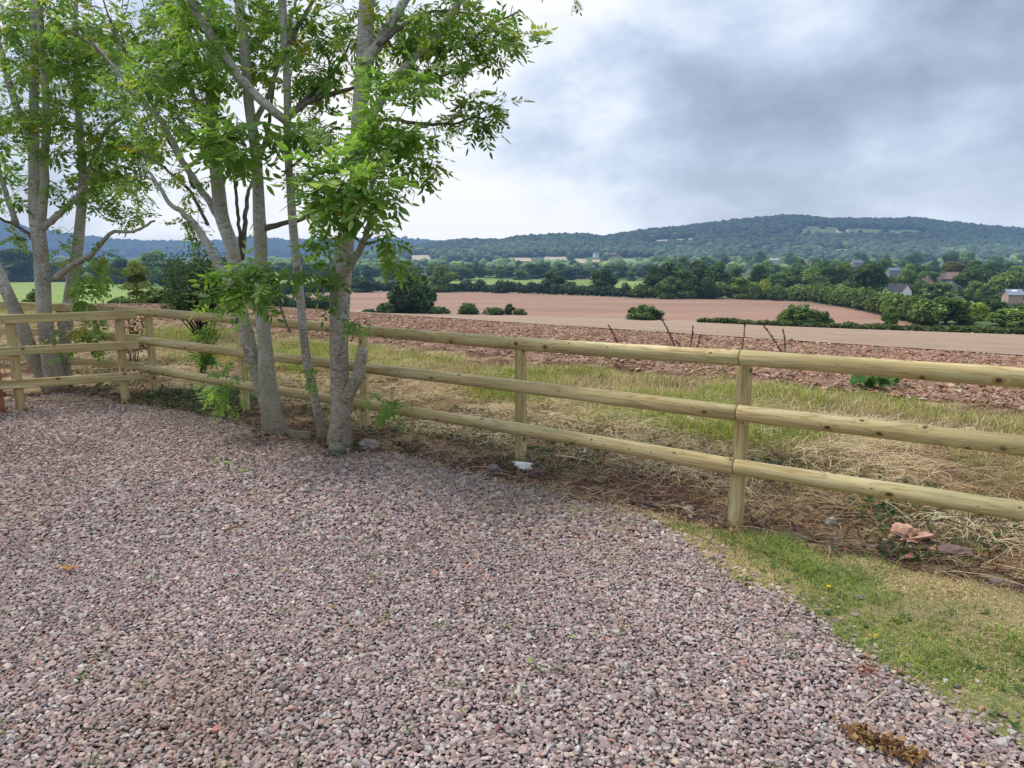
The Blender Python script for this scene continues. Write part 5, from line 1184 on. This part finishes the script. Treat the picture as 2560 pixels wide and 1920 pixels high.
def build_distance():
    rng = np.random.default_rng(55); protos = make_protos(); cache = {}
    TONE = {'dark': (.55, .62, .68), 'mid': (1, 1, 1), 'light': (1.55, 1.45, 1.1), 'yellow': (2.5, 1.9, 1.0), 'grey': (1.35, 1.3, 1.7), 'purple': (1.25, .72, 1.0)}
    def proto(kind, tone):
        ids = [i for i, p in enumerate(protos) if p[0] == kind]; i = ids[rng.integers(0, len(ids))]
        if (i, tone) not in cache:
            nm, V, T, Q, c, T2 = protos[i]
            me = raw_mesh('crown', V, T, Q, c * np.array(TONE[tone])); me.materials.append(MAT['far_leaf'])
            tm = raw_mesh('trunk', np.concatenate(T2.v), np.concatenate(T2.t), np.concatenate(T2.q), np.concatenate(T2.c)); tm.materials.append(MAT['far_plain'])
            cache[(i, tone)] = (me, tm)
        return cache[(i, tone)]
    def tree(px, top, w, Y, kind, tone, label, group=None, name=None, cat=None, parts=None, zoff=0):
        d = ray(px, top); x = d[0] / d[1] * Y; z0 = H1(x, Y) - .2 + zoff; z1 = CAMZ + d[2] / d[1] * Y; h = max(1.0, z1 - z0); wd = w * mpp(Y)
        me, tm = proto(kind, tone); bush = kind == 'bush'; name = name or ('bush' if bush else 'tree'); cat = cat or ('bush' if bush else 'tree')
        a = rng.uniform(0, 6.28); S = (wd / .92, wd / .92, h)
        if (bush and name != 'oak_tree') or h / mpp(Y) < 38:
            o = bpy.data.objects.new(name, me); COL.objects.link(o); o.location = (x, Y, z0); o.scale = S; o.rotation_euler = (0, 0, a); tag(o, label, cat, group); return o
        t = thing(name, label, cat, (x, Y, z0), group); t.scale = S; t.rotation_euler = (0, 0, a)
        for nm, m_ in (('crown', me), ('trunk', tm)):
            o = bpy.data.objects.new(nm, m_); COL.objects.link(o); o.parent = t
        return t
    def hedge(label, pts, hgt, wid, n, base, group=None, card=.35, name='hedge', bumpy=.35):
        P = np.asarray(pts, float); s = np.r_[0, np.cumsum(np.linalg.norm(np.diff(P[:, :2], axis=0), axis=1))]; lob = []; x = 0
        while x < s[-1]:
            p = np.array([np.interp(x, s, P[:, k]) for k in range(2)]) + rng.normal(0, wid * .08, 2); hh = hgt * rng.uniform(1 - bumpy, 1 + bumpy * .5) * .5; r = wid * rng.uniform(.42, .65)
            lob.append((p[0], p[1], H1(*p) + hh * .95, max(r, hh * .8), r, hh * 1.05)); x += max(r, hh * .7) * 1.05
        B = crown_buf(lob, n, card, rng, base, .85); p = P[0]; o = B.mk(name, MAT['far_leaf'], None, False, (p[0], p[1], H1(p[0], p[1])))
        return tag(o, label, 'hedge', group)
    g = lambda L: [gr(px, py, -14) for px, py in L]
    # hedgerow along the bottom of our field
    tree(1025, 680, 122, 208, 'bush', 'dark', 'big dark round oak standing alone on the near edge of the red field', name='oak_tree')
    tree(966, 756, 60, 205, 'bush', 'mid', 'low bush at the left foot of the big dark oak')
    tree(1096, 766, 58, 205, 'bush', 'mid', 'low bush at the right foot of the big dark oak')
    tree(922, 772, 44, 205, 'bush', 'dark', 'small flat bush farther left of the big dark oak')
    tree(1171, 757, 54, 203, 'bush', 'mid', 'bushy shrub alone between the dark oak and the cluster of three shrubs')
    tree(1236, 768, 60, 202, 'bush', 'mid', 'spreading shrub, leftmost of the cluster of three'); tree(1273, 759, 28, 202, 'tall', 'dark', 'dark upright shrub, middle and tallest of the cluster of three', name='bush', cat='bush'); tree(1300, 771, 36, 202, 'bush', 'mid', 'low shrub, rightmost of the cluster of three')
    tree(1614, 761, 92, 186, 'bush', 'mid', 'dense round bush alone in front of the middle of the red field')
    tree(2000, 761, 100, 170, 'bush', 'mid', 'large bush above the low hedge, bigger of a touching pair'); tree(2056, 778, 56, 169, 'bush', 'dark', 'smaller dark bush touching the right of the large bush'); tree(1972, 772, 50, 171, 'bush', 'light', 'pale green bush at the left shoulder of the large bush')
    tree(2227, 765, 46, 160, 'tall', 'mid', 'slim upright tree at the right end of the red field', name='small_tree')
    hedge('low trimmed hedge under the large bush, dividing harrowed and red fields', [gr(1750, 806, -13.6), gr(1900, 812, -13.4), gr(2100, 818, -13), gr(2300, 824, -12.6), gr(2480, 832, -12.3), gr(2640, 838, -12)], 1.3, 2.0, 5000, (.085, .12, .04), card=.25)
    hedge('bushy hedge seen between the ash trunks at the field bottom', [gr(560, 782, -14), gr(700, 782, -14), gr(860, 783, -14)], 4.6, 4.0, 3600, (.06, .105, .04), card=.35)
    # hedge behind the red field
    hedge('long dark hedge along the far side of the red field', g([(500, 744), (620, 742), (750, 736), (883, 729), (1030, 729), (1165, 730), (1334, 734), (1480, 740), (1620, 746)]), 5.0, 5.0, 15000, (.05, .08, .036), card=.5)
    hedge('tall leafy hedge rising along the right side of the red field', g([(1600, 746), (1760, 746), (1900, 748), (2010, 753), (2080, 762), (2150, 774), (2230, 792), (2300, 812), (2330, 822)]), 5.7, 5.5, 17000, (.11, .165, .045), card=.45)
    tree(1105, 662, 72, 352, 'round', 'light', 'pale round tree above the left half of the long dark hedge')
    tree(1060, 688, 40, 356, 'round', 'mid', 'small tree just left of the pale round tree'); tree(905, 692, 60, 350, 'round', 'dark', 'dark tree in the long hedge left of the big oak'); tree(1250, 700, 34, 340, 'bush', 'dark', 'low dark hump in the long hedge near the crop field')
    tree(1384, 678, 60, 335, 'round', 'dark', 'dark tree in front of the green crop field, left of two'); tree(1505, 672, 78, 318, 'round', 'dark', 'dark spreading tree in front of the green crop field, right of two'); tree(1430, 704, 36, 330, 'bush', 'mid', 'low bush in the hedge between the two dark crop field trees'); tree(1255, 703, 44, 345, 'bush', 'mid', 'rounded bush in the long hedge below the crop field')
    # grove to the right of the crop field
    for px, top, w, Y, k, tn, lb in [
        (1640, 664, 66, 300, 'round', 'dark', 'dark tree at the left end of the grove behind the red field'), (1690, 654, 72, 305, 'tall', 'dark', 'tall dark tree second from left in the grove'), (1718, 672, 56, 292, 'round', 'mid', 'mid green tree low at the front of the grove'),
        (1752, 650, 78, 310, 'round', 'dark', 'tallest rounded tree in the middle of the grove'), (1792, 655, 60, 305, 'tall', 'dark', 'dark narrow tree at the right of the grove'), (1668, 690, 50, 290, 'round', 'mid', 'short tree standing low in the grove front'), (1770, 692, 56, 290, 'bush', 'dark', 'dark underbrush at the foot of the grove'),
        (1858, 692, 56, 288, 'round', 'light', 'light green tree just right of the grove'), (1912, 698, 42, 285, 'bush', 'yellow', 'yellow brown turning shrub right of the grove'), (1885, 706, 40, 284, 'bush', 'light', 'yellow green bush left of the turning shrub'), (1838, 664, 50, 330, 'round', 'mid', 'tree behind the light green tree right of the grove'),
        (1899, 663, 62, 330, 'round', 'dark', 'dark tree behind the turning shrub'), (1940, 680, 50, 320, 'tall', 'mid', 'narrow mid green tree left of the light pair'), (1975, 668, 60, 325, 'round', 'mid', 'rounded tree in the middle of the right tree belt'), (2030, 666, 64, 322, 'round', 'light', 'light green tree, left of the light pair in the right belt'),
        (2070, 664, 56, 325, 'loose', 'dark', 'dark thin tree between the light pair in the right belt'), (2112, 655, 62, 330, 'round', 'light', 'light green tree, right of the light pair in the right belt'), (2050, 690, 60, 305, 'round', 'mid', 'full tree low in front of the light pair'),
        (2173, 658, 116, 275, 'broad', 'dark', 'huge dark oak dome left of the white cottage'), (2120, 700, 60, 280, 'bush', 'mid', 'bushy growth at the left foot of the huge dark oak'), (1945, 714, 46, 278, 'bush', 'mid', 'leafy bump on the tall hedge left of centre'), (1995, 712, 46, 275, 'bush', 'light', 'pale bump on the tall hedge left of the huge oak'),
        (2268, 672, 44, 330, 'loose', 'light', 'pale silvery tree behind the white cottage'), (2248, 690, 44, 345, 'round', 'grey', 'grey green shrub behind the cottage roof'), (2320, 678, 66, 330, 'broad', 'mid', 'flat topped tree left of the grey stone house'), (2385, 655, 66, 345, 'broad', 'purple', 'dark purple leaved tree behind the stone house'),
        (2294, 703, 32, 268, 'tall', 'mid', 'narrow green tree right of the white cottage'), (2346, 706, 84, 255, 'broad', 'grey', 'wide grey green willow in front of the stone house'), (2312, 700, 50, 275, 'round', 'mid', 'leafy tree hiding the chimney house'), (2446, 702, 66, 262, 'broad', 'grey', 'drooping grey green tree right of the stone house'),
        (2430, 668, 70, 310, 'round', 'mid', 'rounded tree just right of the purple tree'), (2478, 655, 66, 340, 'round', 'dark', 'dark tree behind the garden trees near the right edge'), (2520, 676, 74, 300, 'round', 'light', 'bright green tree near the right edge above the garage'), (2560, 690, 60, 290, 'round', 'mid', 'tree cut by the right picture edge above the garage'),
        (2424, 722, 22, 245, 'tall', 'mid', 'narrow conifer left of a matching pair by the garage', ), (2446, 722, 22, 245, 'tall', 'light', 'narrow paler conifer right of a matching pair by the garage'), (2495, 712, 60, 265, 'bush', 'mid', 'shrub mass left of the garage'),
        (2372, 742, 100, 178, 'broad', 'mid', 'big leafy tree at the right end of the tall hedge'), (2446, 757, 54, 190, 'bush', 'yellow', 'yellow tinted shrub right of the big leafy tree'), (2410, 770, 60, 180, 'bush', 'light', 'light bush at the right foot of the big leafy tree'), (2490, 748, 80, 200, 'bush', 'dark', 'dark shrub behind the bright yellow green bush'),
        (2530, 772, 116, 172, 'bush', 'light', 'bright yellow green bush at the right edge by the low hedge'), (2580, 762, 90, 176, 'bush', 'mid', 'bush cut by the right picture edge beside the yellow green bush'), (2540, 752, 70, 215, 'bush', 'mid', 'leafy shrub below the garage wall')]:
        tree(px, top, w, Y, k, tn, lb)
    # left side
    for px, top, w, Y, k, tn, lb in [
        (42, 622, 116, 520, 'broad', 'dark', 'large dark tree across the meadow at the far left'), (104, 655, 60, 530, 'round', 'dark', 'smaller dark tree right of the large far left tree'),
        (372, 626, 84, 430, 'tall', 'grey', 'tall grey green tree between the left ash and the dark hawthorn'), (300, 644, 70, 470, 'round', 'dark', 'dark tree behind the pale sapling'), (250, 650, 60, 480, 'round', 'mid', 'tree glimpsed behind the left ash shoots'), (430, 644, 80, 440, 'round', 'dark', 'dark tree behind the hawthorn'), (500, 650, 80, 450, 'round', 'dark', 'dark tree behind the twin ash'), (590, 655, 70, 460, 'round', 'dark', 'tree between the twin ash stems'),
        (300, 740, 56, 64, 'bush', 'grey', 'grey green bush left of the pale sapling foot'), (395, 716, 90, 66, 'bush', 'grey', 'grey green thicket between the sapling and hawthorn'), (450, 735, 70, 66, 'bush', 'mid', 'bush behind the hawthorn foot'), (92, 722, 50, 150, 'bush', 'mid', 'lone bush on the meadow left of the left ash'), (65, 748, 26, 120, 'bush', 'light', 'tiny pale shrub low on the meadow')]:
        tree(px, top, w, Y, k, tn, lb)
    hedge('dark hedge along the far side of the left meadow', g([(-150, 706), (0, 706), (150, 706), (300, 706), (450, 706)]), 5, 5, 6000, (.055, .08, .045), card=.5)
    # airy sapling and thicket closer to the fence
    def airy(label, px, top, w, Y, base, n, card, lob, name='sapling', cat='tree', trunk=True):
        d = ray(px, top); x = d[0] / d[1] * Y; z0 = H1(x, Y) - .1; h = CAMZ + d[2] / d[1] * Y - z0; r = w * mpp(Y) / 2
        t = thing(name, label, cat, (x, Y, z0)); L2 = [(x + a * r, Y + b * r, z0 + c * h, q * r, q * r, qz * h) for a, b, c, q, qz in lob]
        B = crown_buf(L2, n, card, rng, base, None, .3, .45); B.mk('crown', MAT['far_leaf'], t)
        if trunk: T3 = Buf(); tube(T3, [(x, Y, z0 - .1), (x + .03, Y, z0 + h * .4), (x, Y, z0 + h * .85)], [.05, .035, .012], 7, (.16, .13, .09)); T3.mk('trunk', MAT['far_plain'], t)
    airy('pale yellow green sapling in the field beyond the corner post', 334, 648, 84, 62, (.20, .26, .08), 5200, .06, [(0, 0, .85, .35, .13), (-.35, .1, .7, .4, .12), (.4, 0, .72, .38, .12), (0, .2, .55, .5, .14), (-.25, -.2, .4, .45, .12), (.35, .1, .42, .42, .13), (0, 0, .24, .45, .12), (.1, 0, .1, .4, .1)])
    # tree belts across the valley
    belts = [('trees in the belt behind the green crop field', 'one of the grey green trees in the belt behind the crop field', 700, 1640, 42, 656, 672, 520, 620, 30, 54, ('dark', 'mid', 'grey', 'dark')),
             ('trees in the next belt farther up the valley', 'one of the hazy trees of the second belt up the valley', 880, 1700, 18, 650, 664, 760, 900, 20, 40, ('dark', 'grey', 'mid')),
             ('trees under the wooded hill at right', 'one of the trees massed at the foot of the wooded hill', 1640, 2620, 46, 625, 660, 560, 950, 26, 52, ('mid', 'dark', 'grey', 'light', 'mid')),
             ('trees behind the village gardens', 'one of the trees crowding behind the village gardens', 1900, 2620, 30, 648, 668, 380, 520, 34, 60, ('mid', 'dark', 'light', 'mid')),
             ('trees across the valley at left', 'one of the hazy trees across the valley behind the trunks', 0, 860, 20, 640, 664, 560, 720, 36, 64, ('dark', 'grey', 'mid'))]
    for grp, lb, x0, x1, n, t0, t1, y0, y1, w0, w1, tones in belts:
        for i in range(n):
            px = x0 + (x1 - x0) * (i + rng.uniform(.1, .9)) / n
            tree(px, rng.uniform(t0, t1), rng.uniform(w0, w1), rng.uniform(y0, y1), ('round', 'broad', 'tall', 'loose', 'round')[rng.integers(0, 5)], tones[rng.integers(0, len(tones))], lb, grp)
    # low far hedges
    for lb, a, b in [('thin far hedge below the pale far pasture', (1200, 680), (1400, 679))]:
        hedge(lb, [hit(*a, 300), hit((a[0] + b[0]) / 2, (a[1] + b[1]) / 2, 300), hit(*b, 300)], 4, 5, 1200, (.035, .05, .03), card=.8)
    # hillside woodland: reads as one mass
    CLEAR = [[(1985, 592), (2335, 586), (2320, 572), (2240, 574), (2010, 563)], [(1596, 616), (1650, 598), (1745, 594), (1742, 604), (1660, 608), (1610, 618)], [(1850, 632), (1895, 624), (1898, 630), (1860, 636)],
             [(2030, 628), (2140, 632), (2150, 624), (2040, 620)], [(1560, 648), (1640, 650), (1640, 642), (1560, 642)], [(975, 652), (1090, 655), (1075, 636), (1015, 638)], [(1200, 656), (1560, 664), (1560, 640), (1200, 642)]]
    def wood(name, label, n, ya, yb, t0, t1, r0, r1, base, seed, thin=None, clear=True, V0=ICO2_V, T0=ICO2_T):
        rg = np.random.default_rng(seed); t = rg.uniform(t0, t1, n); y = ya + (yb - ya) * rg.random(n) ** .9; x = t * y; z = H(x, y)
        px, py = proj(x, y, z); ok = np.ones(n, bool)
        if clear:
            for c in CLEAR: ok &= (~pip(px, py - 2, c) & ~pip(px, py - 8, c)) | (rg.random(n) < .035)
        if thin is not None: ok &= thin(px, py, x, y, rg)
        x, y, z, px, py = x[ok], y[ok], z[ok], px[ok], py[ok]; n = len(x); r = rg.uniform(r0, r1, n)
        V, T = rocks(np.stack([x, y, z + r * .75], 1), r, rg, .95, .2, V0, T0, tilt=.2, elong=.25)
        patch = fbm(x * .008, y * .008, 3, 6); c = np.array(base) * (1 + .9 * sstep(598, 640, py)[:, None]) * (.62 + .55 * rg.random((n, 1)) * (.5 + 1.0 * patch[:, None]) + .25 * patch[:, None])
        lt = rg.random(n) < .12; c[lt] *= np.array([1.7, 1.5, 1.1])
        f = np.tile((.72 + .36 * np.clip(V0[:, 2] * .5 + .5, 0, 1)), n)[:, None]  # painted crown shading: vertex colour lighter on top, darker below
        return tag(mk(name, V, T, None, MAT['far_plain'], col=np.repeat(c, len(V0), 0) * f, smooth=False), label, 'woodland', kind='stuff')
    lower = lambda px, py, x, y, rg: (rg.random(len(px)) < np.where(py > 622, .55 + .3 * (fbm(x * .006, y * .006, 3, 2) > .45), 1)) & (px > 880)
    wood('hill_woodland', 'dense dark wood covering the long hill on the right', 21000, 1180, 2040, -.42, .95, 4.5, 9.5, (.043, .066, .036), 71, lower)
    wood('far_woodland', 'hazy blue woodland on the distant ridge at left', 5000, 3300, 5250, -.95, .05, 16, 30, (.05, .07, .045), 72, clear=False, V0=ICO_V, T0=ICO_T)
    wood('valley_woodland', 'scattered scrub and trees on the lower valley side', 2600, 640, 1180, -.75, .95, 3.0, 6.5, (.075, .11, .04), 73, lambda px, py, x, y, rg: (fbm(x * .012, y * .012, 3, 12) > .5) | (np.sin(y * .035 + x * .004) > .93))

def build_bushes():
    """hawthorn and sapling just beyond the fence"""
    rng = np.random.default_rng(88)
    Y = 14.2; g = at(505, 852, Y); g = np.array([g[0], g[1], H1(g[0], g[1])]); t = thing('hawthorn_bush', 'dark twiggy hawthorn bush beyond the fence left of the twin ash', 'bush', g); B = Buf(); tips = []
    for i in range(26):
        px, py = rng.uniform(400, 575), rng.uniform(615, 760); tp = at(px, py, Y + rng.normal(0, .35)); mid = g + (tp - g) * .5 + np.array([rng.normal(0, .1), rng.normal(0, .1), .1]); P2, r2 = smooth_path([g + [rng.normal(0, .06), 0, 0], mid, tp], [.016, .009, .003], .1); tube(B, P2, r2, 5, (.05, .04, .035)); tips.append(P2)
    Bs = B; A = np.concatenate([p[len(p) // 3:] for p in tips]); n = 9000; P = A[rng.integers(0, len(A), n)] + rng.normal(0, .11, (n, 3)); px, py = proj(P[:, 0], P[:, 1], P[:, 2]); P = P[(py < 800) & (((px - 487) / 98) ** 2 + ((py - 705) / 98) ** 2 < 1.1 + rng.random(n) * .25)]; n = len(P); B = Buf()
    cards(P, rng.normal(size=(n, 3)) + [0, 0, .5], rng.uniform(.012, .03, n), np.array([.035, .065, .024]) * rng.uniform(.5, 1.8, (n, 1)), rng, B); mk2('crown', B, MAT['ash_leaf'], Bs, MAT['twig'], t)
    # leafy sapling in front
    Y = 9.6; g = at(505, 905, Y); g = np.array([g[0], g[1], H1(g[0], g[1])]); t = thing('elder_sapling', 'leafy green sapling poking over the rails left of the twin ash', 'sapling', g); B = Buf(); Bl = Buf(); LP, LD = [], []
    for i in range(9):
        tp = at(rng.uniform(455, 570), rng.uniform(745, 860), Y + rng.normal(0, .15)); mid = g + (tp - g) * .55 + np.array([0, 0, .08]); P2, r2 = smooth_path([g + [rng.normal(0, .03), 0, 0], mid, tp], [.009, .006, .003], .06); tube(B, P2, r2, 5, (.12, .1, .06))
        for k in range(9): j = rng.integers(len(P2) // 3, len(P2)); LP.append(P2[j]); LD.append(nrm(rng.normal(0, 1, 3) + [0, 0, -.1]))
    n = len(LP); place_leaves(Bl, np.array(LP), np.array(LD), rng.uniform(.13, .22, n), LEAF_NEAR[rng.integers(0, 4, n)] * rng.uniform(.6, 1.1, (n, 1)), rng); mk2('crown', Bl, MAT['ash_leaf'], B, MAT['twig'], t)

# ------------------------------------------------------------------ houses
def house(label, px, py, Y, w, d, eave, ridge, wall, roof, rot, wins=(), chim=None, cat='house', name='house', gable_front=False, sky=False):
    dr = ray(px, py); x = dr[0] / dr[1] * Y; z0 = CAMZ + dr[2] / dr[1] * Y; t = thing(name, label, cat, (x, Y, z0)); t.rotation_euler = (0, 0, rot)
    def part(nm, V, T=None, Q=None, c=(1, 1, 1), par=None):
        me = raw_mesh(nm, np.array(V, float), T, Q, c); me.materials.append(MAT['far_plain']); o = bpy.data.objects.new(nm, me); COL.objects.link(o); o.parent = par or t; return o
    a, b = w / 2, d / 2
    V = [(-a, -b, -3), (a, -b, -3), (a, b, -3), (-a, b, -3), (-a, -b, eave), (a, -b, eave), (a, b, eave), (-a, b, eave)]
    if gable_front: V += [(0, -b, ridge), (0, b, ridge)]; T = [(4, 5, 8), (6, 7, 9)]
    else: V += [(-a, 0, ridge), (a, 0, ridge)]; T = [(7, 4, 8), (5, 6, 9)]
    part('wall', V, T, [(0, 1, 5, 4), (1, 2, 6, 5), (2, 3, 7, 6), (3, 0, 4, 7)], wall)
    o_ = .35; e = eave - .2; th = .18
    if gable_front: R0 = [(-a - o_, -b - o_, e), (-a - o_, b + o_, e), (0, b + o_, ridge + .12), (0, -b - o_, ridge + .12), (a + o_, -b - o_, e), (a + o_, b + o_, e)]; Qr = [(0, 1, 2, 3), (3, 2, 5, 4)]
    else: R0 = [(-a - o_, -b - o_, e), (a + o_, -b - o_, e), (a + o_, 0, ridge + .12), (-a - o_, 0, ridge + .12), (-a - o_, b + o_, e), (a + o_, b + o_, e)]; Qr = [(0, 1, 2, 3), (3, 2, 5, 4)]
    n = len(R0); V = R0 + [(p[0], p[1], p[2] + th) for p in R0]; Q = Qr + [tuple(i + n for i in q) for q in Qr] + [(0, 1, 1 + n, n), (4, 5, 5 + n, 4 + n), (0, 3, 3 + n, n), (3, 4, 4 + n, 3 + n), (1, 2, 2 + n, 1 + n), (2, 5, 5 + n, 2 + n)]
    rf = part('roof', V, None, Q, roof)
    if chim is not None:
        cx, cz = chim; s = .4; V = [(cx - s, -s, ridge - 1), (cx + s, -s, ridge - 1), (cx + s, s, ridge - 1), (cx - s, s, ridge - 1)]; V += [(p[0], p[1], ridge + cz) for p in V]
        part('chimney', V, None, [(0, 1, 5, 4), (1, 2, 6, 5), (2, 3, 7, 6), (3, 0, 4, 7), (4, 5, 6, 7)], (.33, .25, .22), rf)
    for (wx, wz, ww, wh) in wins:
        y = -b - .03; V = [(wx - ww/2, y, wz), (wx + ww/2, y, wz), (wx + ww/2, y, wz + wh), (wx - ww/2, y, wz + wh)]; fr = part('window', [(p[0] * 1 + (ww*.12 if p[0] > wx else -ww*.12), p[1] + .015, p[2] + (.12 if p[2] > wz else -.12)) for p in V], None, [(0, 1, 2, 3)], (.6, .6, .58))
        part('pane', V, None, [(0, 1, 2, 3)], (.03, .035, .04), fr)
    if sky:
        V = [(-.8, -b * .45, eave + (ridge - eave) * .55 + .3), (.8, -b * .45, eave + (ridge - eave) * .55 + .3), (.8, -b * .2, eave + (ridge - eave) * .8 + .3), (-.8, -b * .2, eave + (ridge - eave) * .8 + .3)]; part('skylight', V, None, [(0, 1, 2, 3)], (.75, .8, .85), rf)

def build_houses():
    house('white walled bungalow with dark roof below the huge oak', 2246, 739, 262, 6.6, 5.0, 2.0, 4.0, (.78, .77, .74), (.06, .055, .065), -.5, [(-1.6, .6, 1.0, .9), (.2, .6, 1.0, .9)], (.3, .5))
    house('white bungalow gable wing facing the field beside the bungalow', 2256, 739, 258, 3.6, 4.5, 1.7, 4.0, (.80, .79, .77), (.06, .055, .065), .15, gable_front=True)
    house('grey stone gabled house with two upper windows and a brown roof', 2379, 712, 330, 5.6, 6.5, 2.7, 5.4, (.25, .25, .245), (.17, .12, .105), .25, [(-1.0, 2.2, .9, .9), (1.0, 2.2, .9, .9), (1.7, .1, .7, 1.3)], None, gable_front=True)
    house('brown roofed wing running left from the stone house', 2358, 712, 333, 6.0, 5, 2.6, 5.2, (.27, .26, .25), (.19, .13, .11), .1)
    house('small red roofed cottage with a tall chimney half hidden by trees', 2312, 720, 285, 3.4, 4, 1.6, 3.8, (.55, .52, .47), (.2, .12, .10), .3, [], (1.0, 1.0))
    house('pink brick garage with grey roof and a skylight near the right edge', 2530, 752, 215, 4.2, 3.6, 1.9, 3.2, (.46, .32, .26), (.24, .27, .32), -.1, cat='garage', name='garage', sky=True)
    house('pale grey farm shed on the far green pasture', 1934, 655, 700, 9, 5, 1.8, 3.4, (.45, .46, .45), (.34, .36, .38), .1, cat='shed', name='barn')
    house('white farmhouse on the far hillside left of centre', 1490, 642, 1320, 9, 8, 5, 8, (.82, .81, .79), (.2, .17, .16), .4)
    house('long reddish farm barn right of the white far farmhouse', 1532, 641, 1340, 34, 10, 4, 6.5, (.3, .2, .17), (.27, .17, .14), .05, cat='barn', name='barn')
    house('slate roofed house showing above the right tree belt', 2140, 664, 470, 7, 4, 1.6, 3.6, (.33, .31, .29), (.17, .19, .23), .2)
    house('blue grey roofed house behind the silvery tree', 2232, 683, 380, 6, 4, 1.5, 2.6, (.25, .26, .26), (.15, .18, .22), .1)
    house('brown roofed low house at the end of the far pasture', 2005, 663, 640, 9, 5, 1.6, 3.4, (.35, .25, .22), (.24, .15, .13), .3)

import time
_t0 = time.time()
for fn in (build_ground, build_near_sheets, build_far_fields, build_gravel, build_litter, build_lawn, build_verge, build_clods, build_fences, build_ash, build_bushes, build_small, build_distance, build_houses):
    t1 = time.time(); fn(); print(fn.__name__, round(time.time() - t1, 2))
